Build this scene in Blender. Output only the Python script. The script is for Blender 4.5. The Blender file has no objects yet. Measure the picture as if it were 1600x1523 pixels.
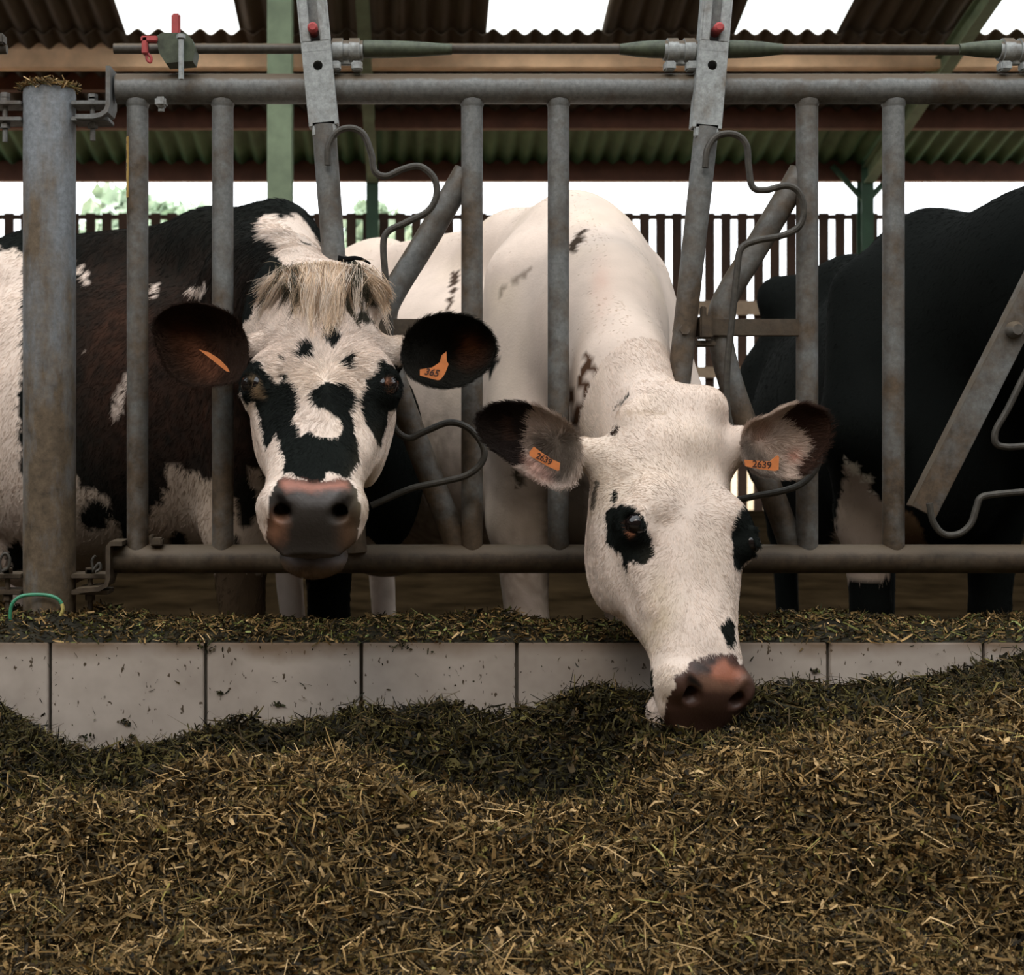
import bpy, bmesh, math, random
import numpy as np
from mathutils import Vector, Matrix

random.seed(7)
rng = np.random.default_rng(7)
SC = bpy.context.scene
COL = SC.collection
FPX = 2244.0; CX, CY = 640.0, 650.0; ZC = 0.93      # focal length in pixels, principal point, eye height

# ------------------------------------------------------------------ camera, world, exposure
cam_d = bpy.data.cameras.new('camera'); cam = bpy.data.objects.new('camera', cam_d); COL.objects.link(cam)
cam.location = (0, -3, ZC); cam.rotation_euler = (math.pi/2, 0, 0)
cam_d.sensor_fit = 'HORIZONTAL'; cam_d.sensor_width = 36; cam_d.lens = 36*FPX/1600
cam_d.shift_x = (800-CX)/1600; cam_d.shift_y = -(761.5-CY)/1600
cam_d.dof.use_dof = True; cam_d.dof.focus_distance = 2.78; cam_d.dof.aperture_fstop = 8.0
cam_d.clip_end = 500
SC.camera = cam
W = bpy.data.worlds.new('overcast_sky'); SC.world = W; W.use_nodes = True
bgn = W.node_tree.nodes['Background']; bgn.inputs[0].default_value = (0.93, 0.97, 1.0, 1); bgn.inputs[1].default_value = 6.0
sun_d = bpy.data.lights.new('hazy_sun', 'SUN'); sun = bpy.data.objects.new('hazy_sun', sun_d); COL.objects.link(sun)
sun_d.energy = 2.2; sun_d.angle = math.radians(24); sun_d.color = (1.0, 0.86, 0.72)
sun.location = (3, -8, 9)
sun.rotation_euler = (Vector((0.25, 1.0, -0.95))).to_track_quat('-Z', 'Y').to_euler()
SC.view_settings.view_transform = 'Standard'; SC.view_settings.look = 'None'
SC.view_settings.gamma = 1; SC.view_settings.use_curve_mapping = False
SC.view_settings.exposure = -1.0

# ------------------------------------------------------------------ helpers
def P(px, py, d):
    """point seen at pixel (px,py) at distance d in front of the lens plane"""
    return np.array([(px-CX)/FPX*d, d-3.0, ZC-(py-CY)/FPX*d])
def proj(v):
    d = v[:, 1]+3.0
    d = np.where(d < .05, .05, d)
    return CX+v[:, 0]/d*FPX, CY-(v[:, 2]-ZC)/d*FPX

def link(o, parent=None):
    COL.objects.link(o)
    if parent is not None:
        o.parent = parent
    return o
def mesh_obj(name, verts, faces, mat=None, parent=None, smooth=False, cols=None):
    me = bpy.data.meshes.new(name)
    verts = np.asarray(verts, dtype=np.float32)
    if isinstance(faces, np.ndarray):
        nf, k = faces.shape
        me.vertices.add(len(verts)); me.vertices.foreach_set('co', verts.ravel())
        me.loops.add(nf*k); me.loops.foreach_set('vertex_index', faces.astype(np.int32).ravel())
        me.polygons.add(nf); me.polygons.foreach_set('loop_start', (np.arange(nf)*k).astype(np.int32))
        try: me.polygons.foreach_set('loop_total', np.full(nf, k, dtype=np.int32))
        except Exception: pass
        me.update(calc_edges=True)
    else:
        me.from_pydata([tuple(map(float, v)) for v in verts], [], faces); me.update()
    if smooth:
        me.polygons.foreach_set('use_smooth', np.ones(len(me.polygons), dtype=bool))
    if cols is not None:
        a = me.color_attributes.new('col', 'FLOAT_COLOR', 'POINT')
        a.data.foreach_set('color', np.asarray(cols, dtype=np.float32).ravel())
    me.validate()
    o = bpy.data.objects.new(name, me)
    if mat is not None: me.materials.append(mat)
    return link(o, parent)
def empty(name, loc=(0, 0, 0)):
    o = bpy.data.objects.new(name, None); o.location = loc; o.empty_display_size = .1
    return link(o)
def tag(o, label, cat, group=None, kind=None):
    if label: o['label'] = label
    if cat: o['category'] = cat
    if group: o['group'] = group
    if kind: o['kind'] = kind
    return o

class MB:
    """collects shapes (world coordinates) for one mesh"""
    def __init__(s): s.v = []; s.f = []; s.n = 0
    def add(s, v, f):
        s.v.append(np.asarray(v, dtype=float)); s.f += [tuple(i+s.n for i in q) for q in f]; s.n += len(v); return s
    def box(s, c, size, R=None, bev=0.0):
        bm = bmesh.new(); bmesh.ops.create_cube(bm, size=1)
        for v in bm.verts: v.co = Vector((v.co.x*size[0], v.co.y*size[1], v.co.z*size[2]))
        if bev > 0: bmesh.ops.bevel(bm, geom=bm.edges[:], offset=bev, segments=2, affect='EDGES')
        bm.verts.index_update()
        v = np.array([tuple(x.co) for x in bm.verts]); f = [tuple(x.index for x in q.verts) for q in bm.faces]; bm.free()
        if R is not None: v = v @ np.asarray(R).T
        return s.add(v+np.asarray(c), f)
    def tube(s, pts, r, seg=16, caps=True, flat=None):
        pts = np.asarray(pts, dtype=float); n = len(pts)
        rr = np.full(n, r) if np.isscalar(r) else np.asarray(r, dtype=float)
        T = np.gradient(pts, axis=0); T /= np.linalg.norm(T, axis=1)[:, None]+1e-12
        up = np.array([0, 1.0, 0]) if abs(T[0][1]) < .9 else np.array([0, 0, 1.0])
        V = []
        for i in range(n):
            a = np.cross(T[i], up); a /= np.linalg.norm(a)+1e-12
            b = np.cross(a, T[i]); up = b
            for k in range(seg):
                t = 2*math.pi*k/seg
                fb = 1.0 if flat is None else flat
                V.append(pts[i]+rr[i]*(math.cos(t)*a+math.sin(t)*b*fb))
        F = []
        for i in range(n-1):
            for k in range(seg):
                F.append((i*seg+k, i*seg+(k+1) % seg, (i+1)*seg+(k+1) % seg, (i+1)*seg+k))
        if caps:
            F.append(tuple(range(seg))); F.append(tuple(range((n-1)*seg, n*seg))[::-1])
        return s.add(V, F)
    def prism(s, outline, axis_pt, d0, d1):
        """outline of (x,z) world pairs, extruded along y from d0 to d1"""
        n = len(outline)
        V = [(x, d0, z) for x, z in outline]+[(x, d1, z) for x, z in outline]
        F = [tuple(range(n))[::-1], tuple(range(n, 2*n))]+[(i, (i+1) % n, n+(i+1) % n, n+i) for i in range(n)]
        return s.add(V, F)
    def build(s, name, mat=None, parent=None, smooth=True, origin=None, auto=35):
        v = np.vstack(s.v)
        if parent is not None:
            v = v-np.array(parent.location)
        o = mesh_obj(name, v, s.f, mat, parent, smooth=False)
        me = o.data
        bm = bmesh.new(); bm.from_mesh(me); bmesh.ops.recalc_face_normals(bm, faces=bm.faces[:])
        if smooth:
            for f in bm.faces: f.smooth = True
            for e in bm.edges:
                if len(e.link_faces) == 2 and e.calc_face_angle(0) > math.radians(auto): e.smooth = False
        bm.to_mesh(me); bm.free()
        return o

def smooth_path(pts, n=10):
    """Catmull-Rom through the points"""
    p = np.asarray(pts, dtype=float); p = np.vstack([2*p[0]-p[1], p, 2*p[-1]-p[-2]]); out = []
    for i in range(1, len(p)-2):
        for t in np.linspace(0, 1, n, endpoint=False):
            a, b, c, d = p[i-1], p[i], p[i+1], p[i+2]
            out.append(.5*((2*b)+(-a+c)*t+(2*a-5*b+4*c-d)*t*t+(-a+3*b-3*c+d)*t**3))
    out.append(p[-2]); return np.array(out)
def px_path(pts, d, n=10):
    return smooth_path([P(x, y, d) for x, y in pts], n)

# value noise
def vnoise(p, freq, seed=0):
    p = np.asarray(p, dtype=np.float64)*freq
    i = np.floor(p).astype(np.int64); f = p-i; f = f*f*(3-2*f)
    def h(a, b, c):
        n = (a*374761393+b*668265263+c*2147483647+seed*144269) & 0xffffffff
        n = ((n ^ (n >> 13))*1274126177) & 0xffffffff
        n = n ^ (n >> 16)
        return (n & 0xffff)/65535.0*2-1
    r = 0
    for dx in (0, 1):
        for dy in (0, 1):
            for dz in (0, 1):
                w = (f[:, 0] if dx else 1-f[:, 0])*(f[:, 1] if dy else 1-f[:, 1])*(f[:, 2] if dz else 1-f[:, 2])
                r = r+w*h(i[:, 0]+dx, i[:, 1]+dy, i[:, 2]+dz)
    return r

def inpoly(x, y, poly):
    poly = np.asarray(poly, dtype=float); ins = np.zeros(len(x), dtype=bool); j = len(poly)-1
    for i in range(len(poly)):
        xi, yi = poly[i]; xj, yj = poly[j]
        c = ((yi > y) != (yj > y)) & (x < (xj-xi)*(y-yi)/(yj-yi+1e-12)+xi)
        ins ^= c; j = i
    return ins

# ------------------------------------------------------------------ materials
def mat(name):
    m = bpy.data.materials.new(name); m.use_nodes = True
    nt = m.node_tree; return m, nt, nt.nodes['Principled BSDF']
def ramp(nt, stops, interp='LINEAR'):
    r = nt.nodes.new('ShaderNodeValToRGB'); r.color_ramp.interpolation = interp
    e = r.color_ramp.elements
    while len(e) < len(stops): e.new(.5)
    for k, (p, c) in enumerate(stops): e[k].position = p; e[k].color = (*c, 1) if len(c) == 3 else c
    return r
def noise(nt, scale, detail=4, rough=.6, stretch=None, coord='Object'):
    t = nt.nodes.new('ShaderNodeTexCoord'); n = nt.nodes.new('ShaderNodeTexNoise')
    n.inputs['Scale'].default_value = scale; n.inputs['Detail'].default_value = detail; n.inputs['Roughness'].default_value = rough
    if stretch:
        mp = nt.nodes.new('ShaderNodeMapping'); mp.inputs['Scale'].default_value = stretch
        nt.links.new(t.outputs[coord], mp.inputs[0]); nt.links.new(mp.outputs[0], n.inputs[0])
    else: nt.links.new(t.outputs[coord], n.inputs[0])
    return n
def mix(nt, fac, a, b):
    m = nt.nodes.new('ShaderNodeMix'); m.data_type = 'RGBA'
    for s, v in ((m.inputs[0], fac), (m.inputs[6], a), (m.inputs[7], b)):
        if hasattr(v, 'links') or hasattr(v, 'is_linked'): nt.links.new(v, s)
        elif isinstance(v, (int, float)): s.default_value = v
        else: s.default_value = (*v, 1)
    return m.outputs[2]
def bump(nt, bsdf, src, strength=.3, dist=.002):
    b = nt.nodes.new('ShaderNodeBump'); b.inputs['Strength'].default_value = strength; b.inputs['Distance'].default_value = dist
    nt.links.new(src, b.inputs['Height']); nt.links.new(b.outputs[0], bsdf.inputs['Normal'])
def simple(name, c, rough=.6, metal=0, var=.25, scale=30, bmp=.2):
    m, nt, b = mat(name); n = noise(nt, scale)
    c2 = tuple(x*(1-var) for x in c); c3 = tuple(min(1, x*(1+var)) for x in c)
    r = ramp(nt, [(.3, c2), (.7, c3)]); nt.links.new(n.outputs[0], r.inputs[0]); nt.links.new(r.outputs[0], b.inputs['Base Color'])
    b.inputs['Roughness'].default_value = rough; b.inputs['Metallic'].default_value = metal
    if rough >= .9: b.inputs['Specular IOR Level'].default_value = .05 if rough < 1 else 0
    if bmp: bump(nt, b, n.outputs[0], bmp)
    return m
def galvanised(name, base, dirt, amount, top=.66, stretch=None, lowdirt=.22):
    """weathered zinc: spangle mottling, dust lying on the upward side, brown dirt in patches"""
    m, nt, b = mat(name)
    n1 = noise(nt, 90, 3, .7); n2 = noise(nt, 9, 5, .65, stretch)
    r1 = ramp(nt, [(.3, tuple(x*.72 for x in base)), (.7, tuple(min(1, x*1.25) for x in base))])
    nt.links.new(n1.outputs[0], r1.inputs[0])
    g = nt.nodes.new('ShaderNodeNewGeometry'); sz = nt.nodes.new('ShaderNodeSeparateXYZ'); nt.links.new(g.outputs['Position'], sz.inputs[0])
    hz = nt.nodes.new('ShaderNodeMath'); hz.operation = 'MULTIPLY_ADD'; nt.links.new(sz.outputs[2], hz.inputs[0]); hz.inputs[1].default_value = lowdirt; hz.inputs[2].default_value = -1.15*lowdirt
    h2 = nt.nodes.new('ShaderNodeMath'); h2.operation = 'ADD'; nt.links.new(hz.outputs[0], h2.inputs[0]); nt.links.new(n2.outputs[0], h2.inputs[1])
    r2 = ramp(nt, [(amount-.12, (0, 0, 0)), (amount+.14, (1, 1, 1))]); nt.links.new(h2.outputs[0], r2.inputs[0])
    rd = ramp(nt, [(.32, tuple(x*.5 for x in dirt)), (.68, tuple(x*1.5 for x in dirt))]); n4 = noise(nt, 38, 6, .75); nt.links.new(n4.outputs[0], rd.inputs[0])
    c = mix(nt, r2.outputs[0], rd.outputs[0], r1.outputs[0])
    sp = nt.nodes.new('ShaderNodeSeparateXYZ'); nt.links.new(g.outputs['Normal'], sp.inputs[0])
    n3 = noise(nt, 25, 4, .6)
    ad = nt.nodes.new('ShaderNodeMath'); ad.operation = 'MULTIPLY_ADD'; nt.links.new(n3.outputs[0], ad.inputs[0]); ad.inputs[1].default_value = .5; nt.links.new(sp.outputs[2], ad.inputs[2])
    r3 = ramp(nt, [(top-.08, (0, 0, 0)), (top+.12, (1, 1, 1))]); nt.links.new(ad.outputs[0], r3.inputs[0])
    c = mix(nt, r3.outputs[0], c, (.085, .06, .035))
    nt.links.new(c, b.inputs['Base Color']); b.inputs['Roughness'].default_value = .62; b.inputs['Metallic'].default_value = .15
    bump(nt, b, n1.outputs[0], .35, .0015)
    return m
M = {}
M['zinc'] = galvanised('galvanised_steel', (.15, .155, .152), (.075, .052, .032), .50)
M['zinc_dirty'] = galvanised('dirty_galvanised_steel', (.095, .075, .052), (.05, .034, .02), .5)
M['zinc_post'] = galvanised('post_steel', (.175, .19, .205), (.11, .08, .05), .50, stretch=(1.5, 1.5, .5), lowdirt=.32)
M['zinc_bright'] = galvanised('bright_zinc', (.30, .32, .32), (.12, .095, .07), .46, stretch=(2, 2, 1))
M['rod'] = galvanised('rod_steel', (.075, .07, .06), (.05, .032, .018), .5)
M['cast_green'] = simple('green_cast_sleeve', (.05, .062, .038), .6, .1, .45, 60)
M['red'] = simple('red_plastic', (.38, .055, .055), .5, 0, .2, 40)
M['boards'] = simple('added_wall_boards', (.10, .07, .045), .85, 0, .3, 2)
M['hole'] = simple('hole_black', (.006, .006, .006), .9, 0, .1, 10, 0)
M['wire'] = simple('wire_steel', (.045, .04, .032), .6, .2, .4, 80)
M['yellow'] = simple('yellow_sticker', (.52, .34, .10), .5, 0, .2, 60)
M['ink'] = simple('sticker_ink', (.12, .08, .04), .7, 0, .2, 60)
M['tag'] = simple('orange_tag', (.58, .19, .06), .45, 0, .15, 60)
M['tagink'] = simple('tag_ink', (.05, .018, .01), .7, 0, .1, 60)
M['hose_g'] = simple('green_hose', (.04, .22, .12), .4, 0, .15, 30)
M['hose_y'] = simple('yellow_hose', (.50, .42, .14), .4, 0, .15, 30)
M['beam'] = simple('red_brown_timber', (.155, .06, .034), .75, 0, .3, 5)
M['beam_tan'] = simple('tan_timber', (.80, .50, .29), .7, 0, .25, 3)
M['rail_wood'] = simple('pale_timber', (.50, .36, .24), .75, 0, .25, 5)
M['slat'] = simple('slat_timber', (.085, .045, .027), .8, 0, .35, 3)
M['green_steel'] = simple('green_painted_steel', (.22, .28, .17), .6, 0, .25, 5)
M['green_dark'] = simple('dark_green_steel', (.05, .11, .06), .6, 0, .2, 5)
M['leaf'] = simple('tree_leaves', (.42, .52, .38), .8, 0, .4, 2)
M['bark'] = simple('tree_bark', (.12, .08, .05), .9, 0, .3, 4)
M['concrete'] = simple('curb_concrete', (.20, .18, .15), .9, 0, .25, 10)
M['alley'] = simple('alley_concrete', (.14, .12, .09), .9, 0, .3, 6)
M['dirt'] = simple('bedding_dirt', (.020, .0135, .007), 1, 0, .6, 3)
M['outside'] = simple('yard_ground', (.62, .45, .28), .9, 0, .2, .5, 0)
M['eye'] = simple('cow_eye', (.006, .004, .004), .06, 0, .1, 10, 0)

def attr_mat(name, rough=.8, bmp=0, scale=300, stretch=None, use_alpha=False, sheen=0, spec=.35):
    m, nt, b = mat(name)
    a = nt.nodes.new('ShaderNodeAttribute'); a.attribute_name = 'col'
    nt.links.new(a.outputs['Color'], b.inputs['Base Color'])
    if use_alpha: nt.links.new(a.outputs['Alpha'], b.inputs['Roughness'])
    else: b.inputs['Roughness'].default_value = rough
    b.inputs['Specular IOR Level'].default_value = spec
    if use_alpha:
        sm = nt.nodes.new('ShaderNodeMath'); sm.operation = 'MULTIPLY_ADD'; nt.links.new(a.outputs['Alpha'], sm.inputs[0]); sm.inputs[1].default_value = -.9; sm.inputs[2].default_value = .76; sm.use_clamp = True; nt.links.new(sm.outputs[0], b.inputs['Specular IOR Level'])
    if bmp: bump(nt, b, noise(nt, scale, 3, .6, stretch).outputs[0], bmp, .0015)
    return m
M['coat'] = attr_mat('cow_coat', .8, .5, 160, None, True, spec=.22)
M['fur'] = attr_mat('cow_fur', .7, 0, spec=.08)
M['silage'] = attr_mat('silage', .75, spec=.25)

# corrugated roof sheet, green-brown
m, nt, b = mat('corrugated_sheet'); n = noise(nt, 1.2, 4)
r = ramp(nt, [(.3, (.075, .055, .035)), (.7, (.13, .085, .05))]); nt.links.new(n.outputs[0], r.inputs[0]); nt.links.new(r.outputs[0], b.inputs['Base Color']); b.inputs['Roughness'].default_value = .8
M['roof'] = m
M['roof_green'] = simple('green_corrugated_sheet', (.075, .14, .055), .7, 0, .25, 3, 0)
m, nt, b = mat('translucent_sheet')
nt.nodes.remove(b); out = nt.nodes['Material Output']
tl = nt.nodes.new('ShaderNodeBsdfTranslucent'); tl.inputs[0].default_value = (.95, .95, .93, 1)
tr = nt.nodes.new('ShaderNodeBsdfTransparent'); tr.inputs[0].default_value = (.95, .96, .95, 1)
mx = nt.nodes.new('ShaderNodeMixShader'); mx.inputs[0].default_value = .55
nt.links.new(tl.outputs[0], mx.inputs[1]); nt.links.new(tr.outputs[0], mx.inputs[2]); nt.links.new(mx.outputs[0], out.inputs[0])
M['skylight'] = m

# glazed curb tiles: joints, splashes, brown stains along the top
m, nt, b = mat('curb_tiles')
n = noise(nt, 45, 5, .7); n2 = noise(nt, 7, 4, .6); n3 = noise(nt, 60, 2, .8, (1, 1, .6))
base = ramp(nt, [(.35, (.37, .315, .27)), (.65, (.49, .425, .37))]); nt.links.new(n2.outputs[0], base.inputs[0])
sp = ramp(nt, [(.665, (0, 0, 0)), (.70, (1, 1, 1))]); nt.links.new(n3.outputs[0], sp.inputs[0])
c = mix(nt, sp.outputs[0], base.outputs[0], (.07, .05, .03))
tc = nt.nodes.new('ShaderNodeTexCoord'); sx = nt.nodes.new('ShaderNodeSeparateXYZ'); nt.links.new(tc.outputs['Object'], sx.inputs[0])
ad = nt.nodes.new('ShaderNodeMath'); ad.operation = 'MULTIPLY_ADD'; nt.links.new(n2.outputs[0], ad.inputs[0]); ad.inputs[1].default_value = .09; nt.links.new(sx.outputs[2], ad.inputs[2])
st = ramp(nt, [(.428, (0, 0, 0)), (.462, (.85, .85, .85))]); nt.links.new(ad.outputs[0], st.inputs[0])
c = mix(nt, st.outputs[0], c, (.16, .10, .055))
nt.links.new(c, b.inputs['Base Color']); b.inputs['Roughness'].default_value = .45; bump(nt, b, n.outputs[0], .1, .001)
M['tile'] = m

# ------------------------------------------------------------------ setting: floors, roof, far wall
def slab(name, x0, x1, y0, y1, z0, z1, m):
    mb = MB(); mb.box(((x0+x1)/2, (y0+y1)/2, (z0+z1)/2), (x1-x0, y1-y0, z1-z0)); o = mb.build(name, m, None, smooth=False); o['kind'] = 'structure'; return o
slab('floor', -9, 10, .12, 11.2, -.12, 0, M['dirt'])['label'] = 'dark bedded barn floor where the cows stand'
slab('floor_alley', -9, 10, -9, .12, -.12, .06, M['alley'])['label'] = 'concrete feeding alley under the silage'
slab('ground_outside', -60, 60, 11.2, 120, -.3, -.1, M['outside'])['label'] = 'bright yard ground beyond the slatted wall'

def side(name, x0, x1, y0, y1, z0, z1, lb): slab(name, x0, x1, y0, y1, z0, z1, M['boards'])['label'] = lb
side('added_wall_front', -9.2, 10.2, -7.2, -7.0, -.1, 6.7, 'unseen brown boarded wall added behind the viewer to cut frontal sky light')  # added out of view: blocks low sky light from the front
side('added_wall_left', -9.2, -9.0, -7.0, 8.5, -.1, 5.6, 'unseen brown boarded left wall added to cut side sky light')  # both side walls are unseen, added to keep sideways sky light out
side('added_wall_right', 10.0, 10.2, -7.0, 8.5, -.1, 5.6, 'unseen brown boarded right wall added to cut side sky light')

SL = .30                                   # roof slope, rising towards the viewer
def roof_z(d): return ZC+2.496+SL*(14-d)
def corrugated(name, xs0, xs1, d0, d1, m, dz=0.0, pitch=.172, amp=.026):
    n = int((xs1-xs0)/pitch*8); xs = np.linspace(xs0, xs1, n+1); V = []; ph = 2*math.pi*xs/pitch
    for th in (0, .008):
        for d in (d0, d1):
            for x, p in zip(xs, ph): V.append((x, d-3, roof_z(d)+dz+amp*math.cos(p)+amp+th))
    N = n+1; F = []
    for i in range(n):
        F += [(i, i+1, N+i+1, N+i), (2*N+i, 3*N+i, 3*N+i+1, 2*N+i+1), (i, 2*N+i, 2*N+i+1, i+1), (N+i, N+i+1, 3*N+i+1, 3*N+i)]
    F += [(0, N, 3*N, 2*N), (n, 2*N+n, 3*N+n, N+n)]
    o = mesh_obj(name, V, F, m); o.data.polygons.foreach_set('use_smooth', np.ones(len(o.data.polygons), dtype=bool))
    bm = bmesh.new(); bm.from_mesh(o.data)
    for e in bm.edges:
        if len(e.link_faces) == 2 and e.calc_face_angle(0) > 1.0: e.smooth = False
    bm.to_mesh(o.data); bm.free(); return o
o = corrugated('ceiling', -9, 10, 11.8, 13.02, M['roof'], -.03); o['kind'] = 'structure'; o['label'] = 'brown corrugated roof sheeting behind the tan purlin'
o = corrugated('ceiling_lower', -9, 10, 13.0, 14.35, M['roof_green'], -.042); o['kind'] = 'structure'; o['label'] = 'green corrugated roof sheet above the eaves'
# upper sheets with four roof lights; boundaries where the photo shows them (x at d = 11.9)
def rx(px): return (px-CX)/FPX*11.9
lights = [(192, 383), (752, 946), (1138, 1310), (1500, 1690)]
edges = [-9.0]
for a, b_ in lights: edges += [rx(a), rx(b_)]
edges.append(10.0)
D_NEAR = 3.6
for k in range(len(edges)-1):
    x0, x1 = edges[k], edges[k+1]
    if k % 2 == 0:
        o = corrugated('ceiling', x0-.04, x1+.04, D_NEAR, 11.93, M['roof']); o['kind'] = 'structure'; o['label'] = 'brown corrugated roof sheeting'
    else:
        o = corrugated('window_%d' % (k//2+1), x0, x1, 9.0, 11.95, M['skylight'], .012); o['kind'] = 'structure'; o['label'] = 'white translucent roof light sheet'
        o = corrugated('ceiling', x0-.04, x1+.04, 8.2, 9.0, M['roof']); o['kind'] = 'structure'; o['label'] = 'brown corrugated roof sheeting'
        o = corrugated('window_%d' % (k//2+5), x0, x1, D_NEAR, 8.2, M['skylight']); o['kind'] = 'structure'; o['label'] = 'unseen white translucent sheet added higher up the roof for top light'  # second row added out of view to bring top light onto the cows

def timber(name, d, ya, yb, m, label, depth=.12):
    z0 = ZC-(yb-CY)/FPX*d; z1 = ZC-(ya-CY)/FPX*d
    mb = MB(); mb.box((.5, d-3+depth/2, (z0+z1)/2), (18.5, depth, z1-z0), bev=.008); o = mb.build(name, m, None); tag(o, label, 'beam'); return o
timber('roof_purlin', 12.0, 66, 106, M['beam_tan'], 'tan timber purlin right below the bright roof lights')
timber('roof_purlin', 13.0, 165, 200, M['beam'], 'red brown timber purlin above the green corrugated strip')
timber('eaves_beam', 14.0, 250, 282, M['beam'], 'red brown timber eaves beam along the bright open gap')
timber('roof_purlin', 12.45, 112, 140, M['beam'], 'dark brown timber purlin behind the fence top rail')

def i_beam(name, p0, p1, w, h, m, label, cat, parts=False):
    p0 = np.asarray(p0, float); p1 = np.asarray(p1, float); t = p1-p0; L = np.linalg.norm(t); t /= L
    a = np.array([1.0, 0, 0]); b_ = np.cross(t, a); b_ /= np.linalg.norm(b_)
    R = np.stack([a, b_, t], axis=1); c = (p0+p1)/2; mb = MB()
    mb.box(c+b_*h/2, (w, .012, L), R); mb.box(c-b_*h/2, (w, .012, L), R); mb.box(c, (.009, h, L), R)
    o = mb.build(name, m, None, smooth=False); tag(o, label, cat); return o
x = (438-CX)/FPX*9
i_beam('steel_column', (x, 6, 0), (x, 6, ZC+.29*9+.9), .15, .15, M['green_steel'], 'pale green steel column behind the front-facing cow', 'column')
x2 = (582-CX)/FPX*14; x3 = (1352-CX)/FPX*14
i_beam('steel_column', (x2, 11.0, 0), (x2, 11.0, roof_z(14)-.03), .12, .14, M['green_dark'], 'dark green steel column at the slatted wall, left of centre', 'column')
i_beam('steel_column', (x3, 11.0, 0), (x3, 11.0, roof_z(14)-.03), .12, .14, M['green_dark'], 'dark green steel column at the slatted wall behind the black cow', 'column')
for xx, lb in ((x2, 'green steel rafter running to the column left of centre'), (x3, 'green sloping steel rafter crossing the roof at the upper right')):
    p0 = np.array([xx, 10.9, roof_z(13.9)-.19]); p1 = np.array([xx, 3.0, roof_z(6)-.19])
    r_ = i_beam('steel_rafter', p0, p1, .10, .16, M['green_steel'], lb, 'rafter')
mb = MB()
for s in (-1, 1):
    mb.tube([(x3+s*.33, 10.98, roof_z(14)-.06), (x3, 10.98, roof_z(14)-.42)], .03, 8)
o = mb.build('column_brace', M['green_dark']); tag(o, 'dark green v-shaped bracing at the head of the right column', 'brace')

# slatted far wall
wall = empty('slatted_wall', (0, 11.15, 0)); tag(wall, 'brown vertical-slat wall along the far side of the barn', 'wall')
mb = MB(); zt = ZC-(333-CY)/FPX*14.15; xx = -8.6; k = 0
while xx < 9.5:
    w_ = .094; z1 = zt
    mb.box((xx, 11.15, z1/2), (w_, .022, z1)); xx += .1605; k += 1
mb.build('slat_panel', M['slat'], wall, smooth=False)
for ya, yb in ((470, 492), (573, 590), (606, 622), (690, 710)):
    z0 = ZC-(yb-CY)/FPX*14.1; z1 = ZC-(ya-CY)/FPX*14.1
    mb = MB(); mb.box((.5, 11.10, (z0+z1)/2), (18.5, .07, z1-z0)); mb.build('rail', M['rail_wood'] if ya < 600 else M['beam'], wall, smooth=False)
mb = MB(); mb.box((.5, 11.175, zt-.035), (18.5, .03, .045)); mb.build('top_batten', M['slat'], wall, smooth=False)

# trees outside
def tree(x, y, h, r, seed, label):
    g = np.random.default_rng(seed); root = empty('tree', (x, y, -.1)); tag(root, label, 'tree', 'trees beyond the slatted wall')
    mb = MB(); mb.tube([(x, y, -.1), (x+.1, y, h*.3), (x, y, h*.6)], [.22, .17, .08], 10); mb.build('trunk', M['bark'], root)
    V = []; n = 5200
    c = g.normal(size=(n, 3)); c /= np.linalg.norm(c, axis=1)[:, None]; c *= (g.random((n, 1))**.33)
    bl = c*np.array([r, r, h*.36])*(1+.25*vnoise(c, 2.2, seed)[:, None])+np.array([x, y, h*.62])
    a = g.normal(size=(n, 3))*.16; b2 = g.normal(size=(n, 3))*.16
    V = np.stack([bl-a, bl+b2, bl+a, bl-b2], axis=1).reshape(-1, 3)-np.array(root.location)
    F = np.arange(n*4).reshape(-1, 4); mesh_obj('foliage', V, F, M['leaf'], root)
tree(-6.2, 33, 6.6, 2.6, 1, 'pale green leafy tree seen left of the green column')
tree(-1.2, 38, 6.7, 1.9, 2, 'pale green leafy tree seen between column and locking bar')

# ------------------------------------------------------------------ tiled feed curb
curb = empty('feed_curb', (0, 0, .06)); tag(curb, 'low curb faced with square off-white tiles under the feed fence', 'curb')
mb = MB(); mb.box((.5, .0, .27), (11, .20, .408)); mb.build('concrete_core', M['concrete'], curb, smooth=False)
mb = MB(); dT = 2.88; pitch = 243.2/FPX*dT; xj = (78-CX)/FPX*dT
k = -16
while k < 20:
    x0 = xj+k*pitch+.0035; x1 = xj+(k+1)*pitch-.0035
    mb.box(((x0+x1)/2, -.112, .275), (x1-x0, .016, .400), bev=.002); k += 1
mb.build('tile_facing', M['tile'], curb, smooth=False)

# ------------------------------------------------------------------ feed fence (self-locking headlocks)
def px2m(r, d=3.0): return r/FPX*d
fence = empty('headlock_panel', tuple(P(180, 873, 3.0))); tag(fence, 'galvanised headlock feed fence panel the cows reach through', 'feed fence')
def tube_px(name, pts, r, m, parent, d=3.0, n=10, seg=16, label=None, straight=False):
    mb = MB(); path = np.array([P(x, y, d) for x, y in pts]) if straight else px_path(pts, d, n)
    mb.tube(path, px2m(r, d), seg); o = mb.build(name, m, parent)
    if label: o['label'] = label
    return o
EX = 2200
tube_px('top_rail', [(183, 139), (EX, 139)], 23.5, M['zinc'], fence, 3.0, seg=28, straight=True)
tube_px('bottom_rail', [(176, 873), (EX, 873)], 22.5, M['zinc_dirty'], fence, 3.0, seg=28, straight=True)
ups = []
for k in range(4):
    for x in (215 if k == 0 else 214, 348 if k == 0 else 349): ups.append(x+k*523.5)
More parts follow.
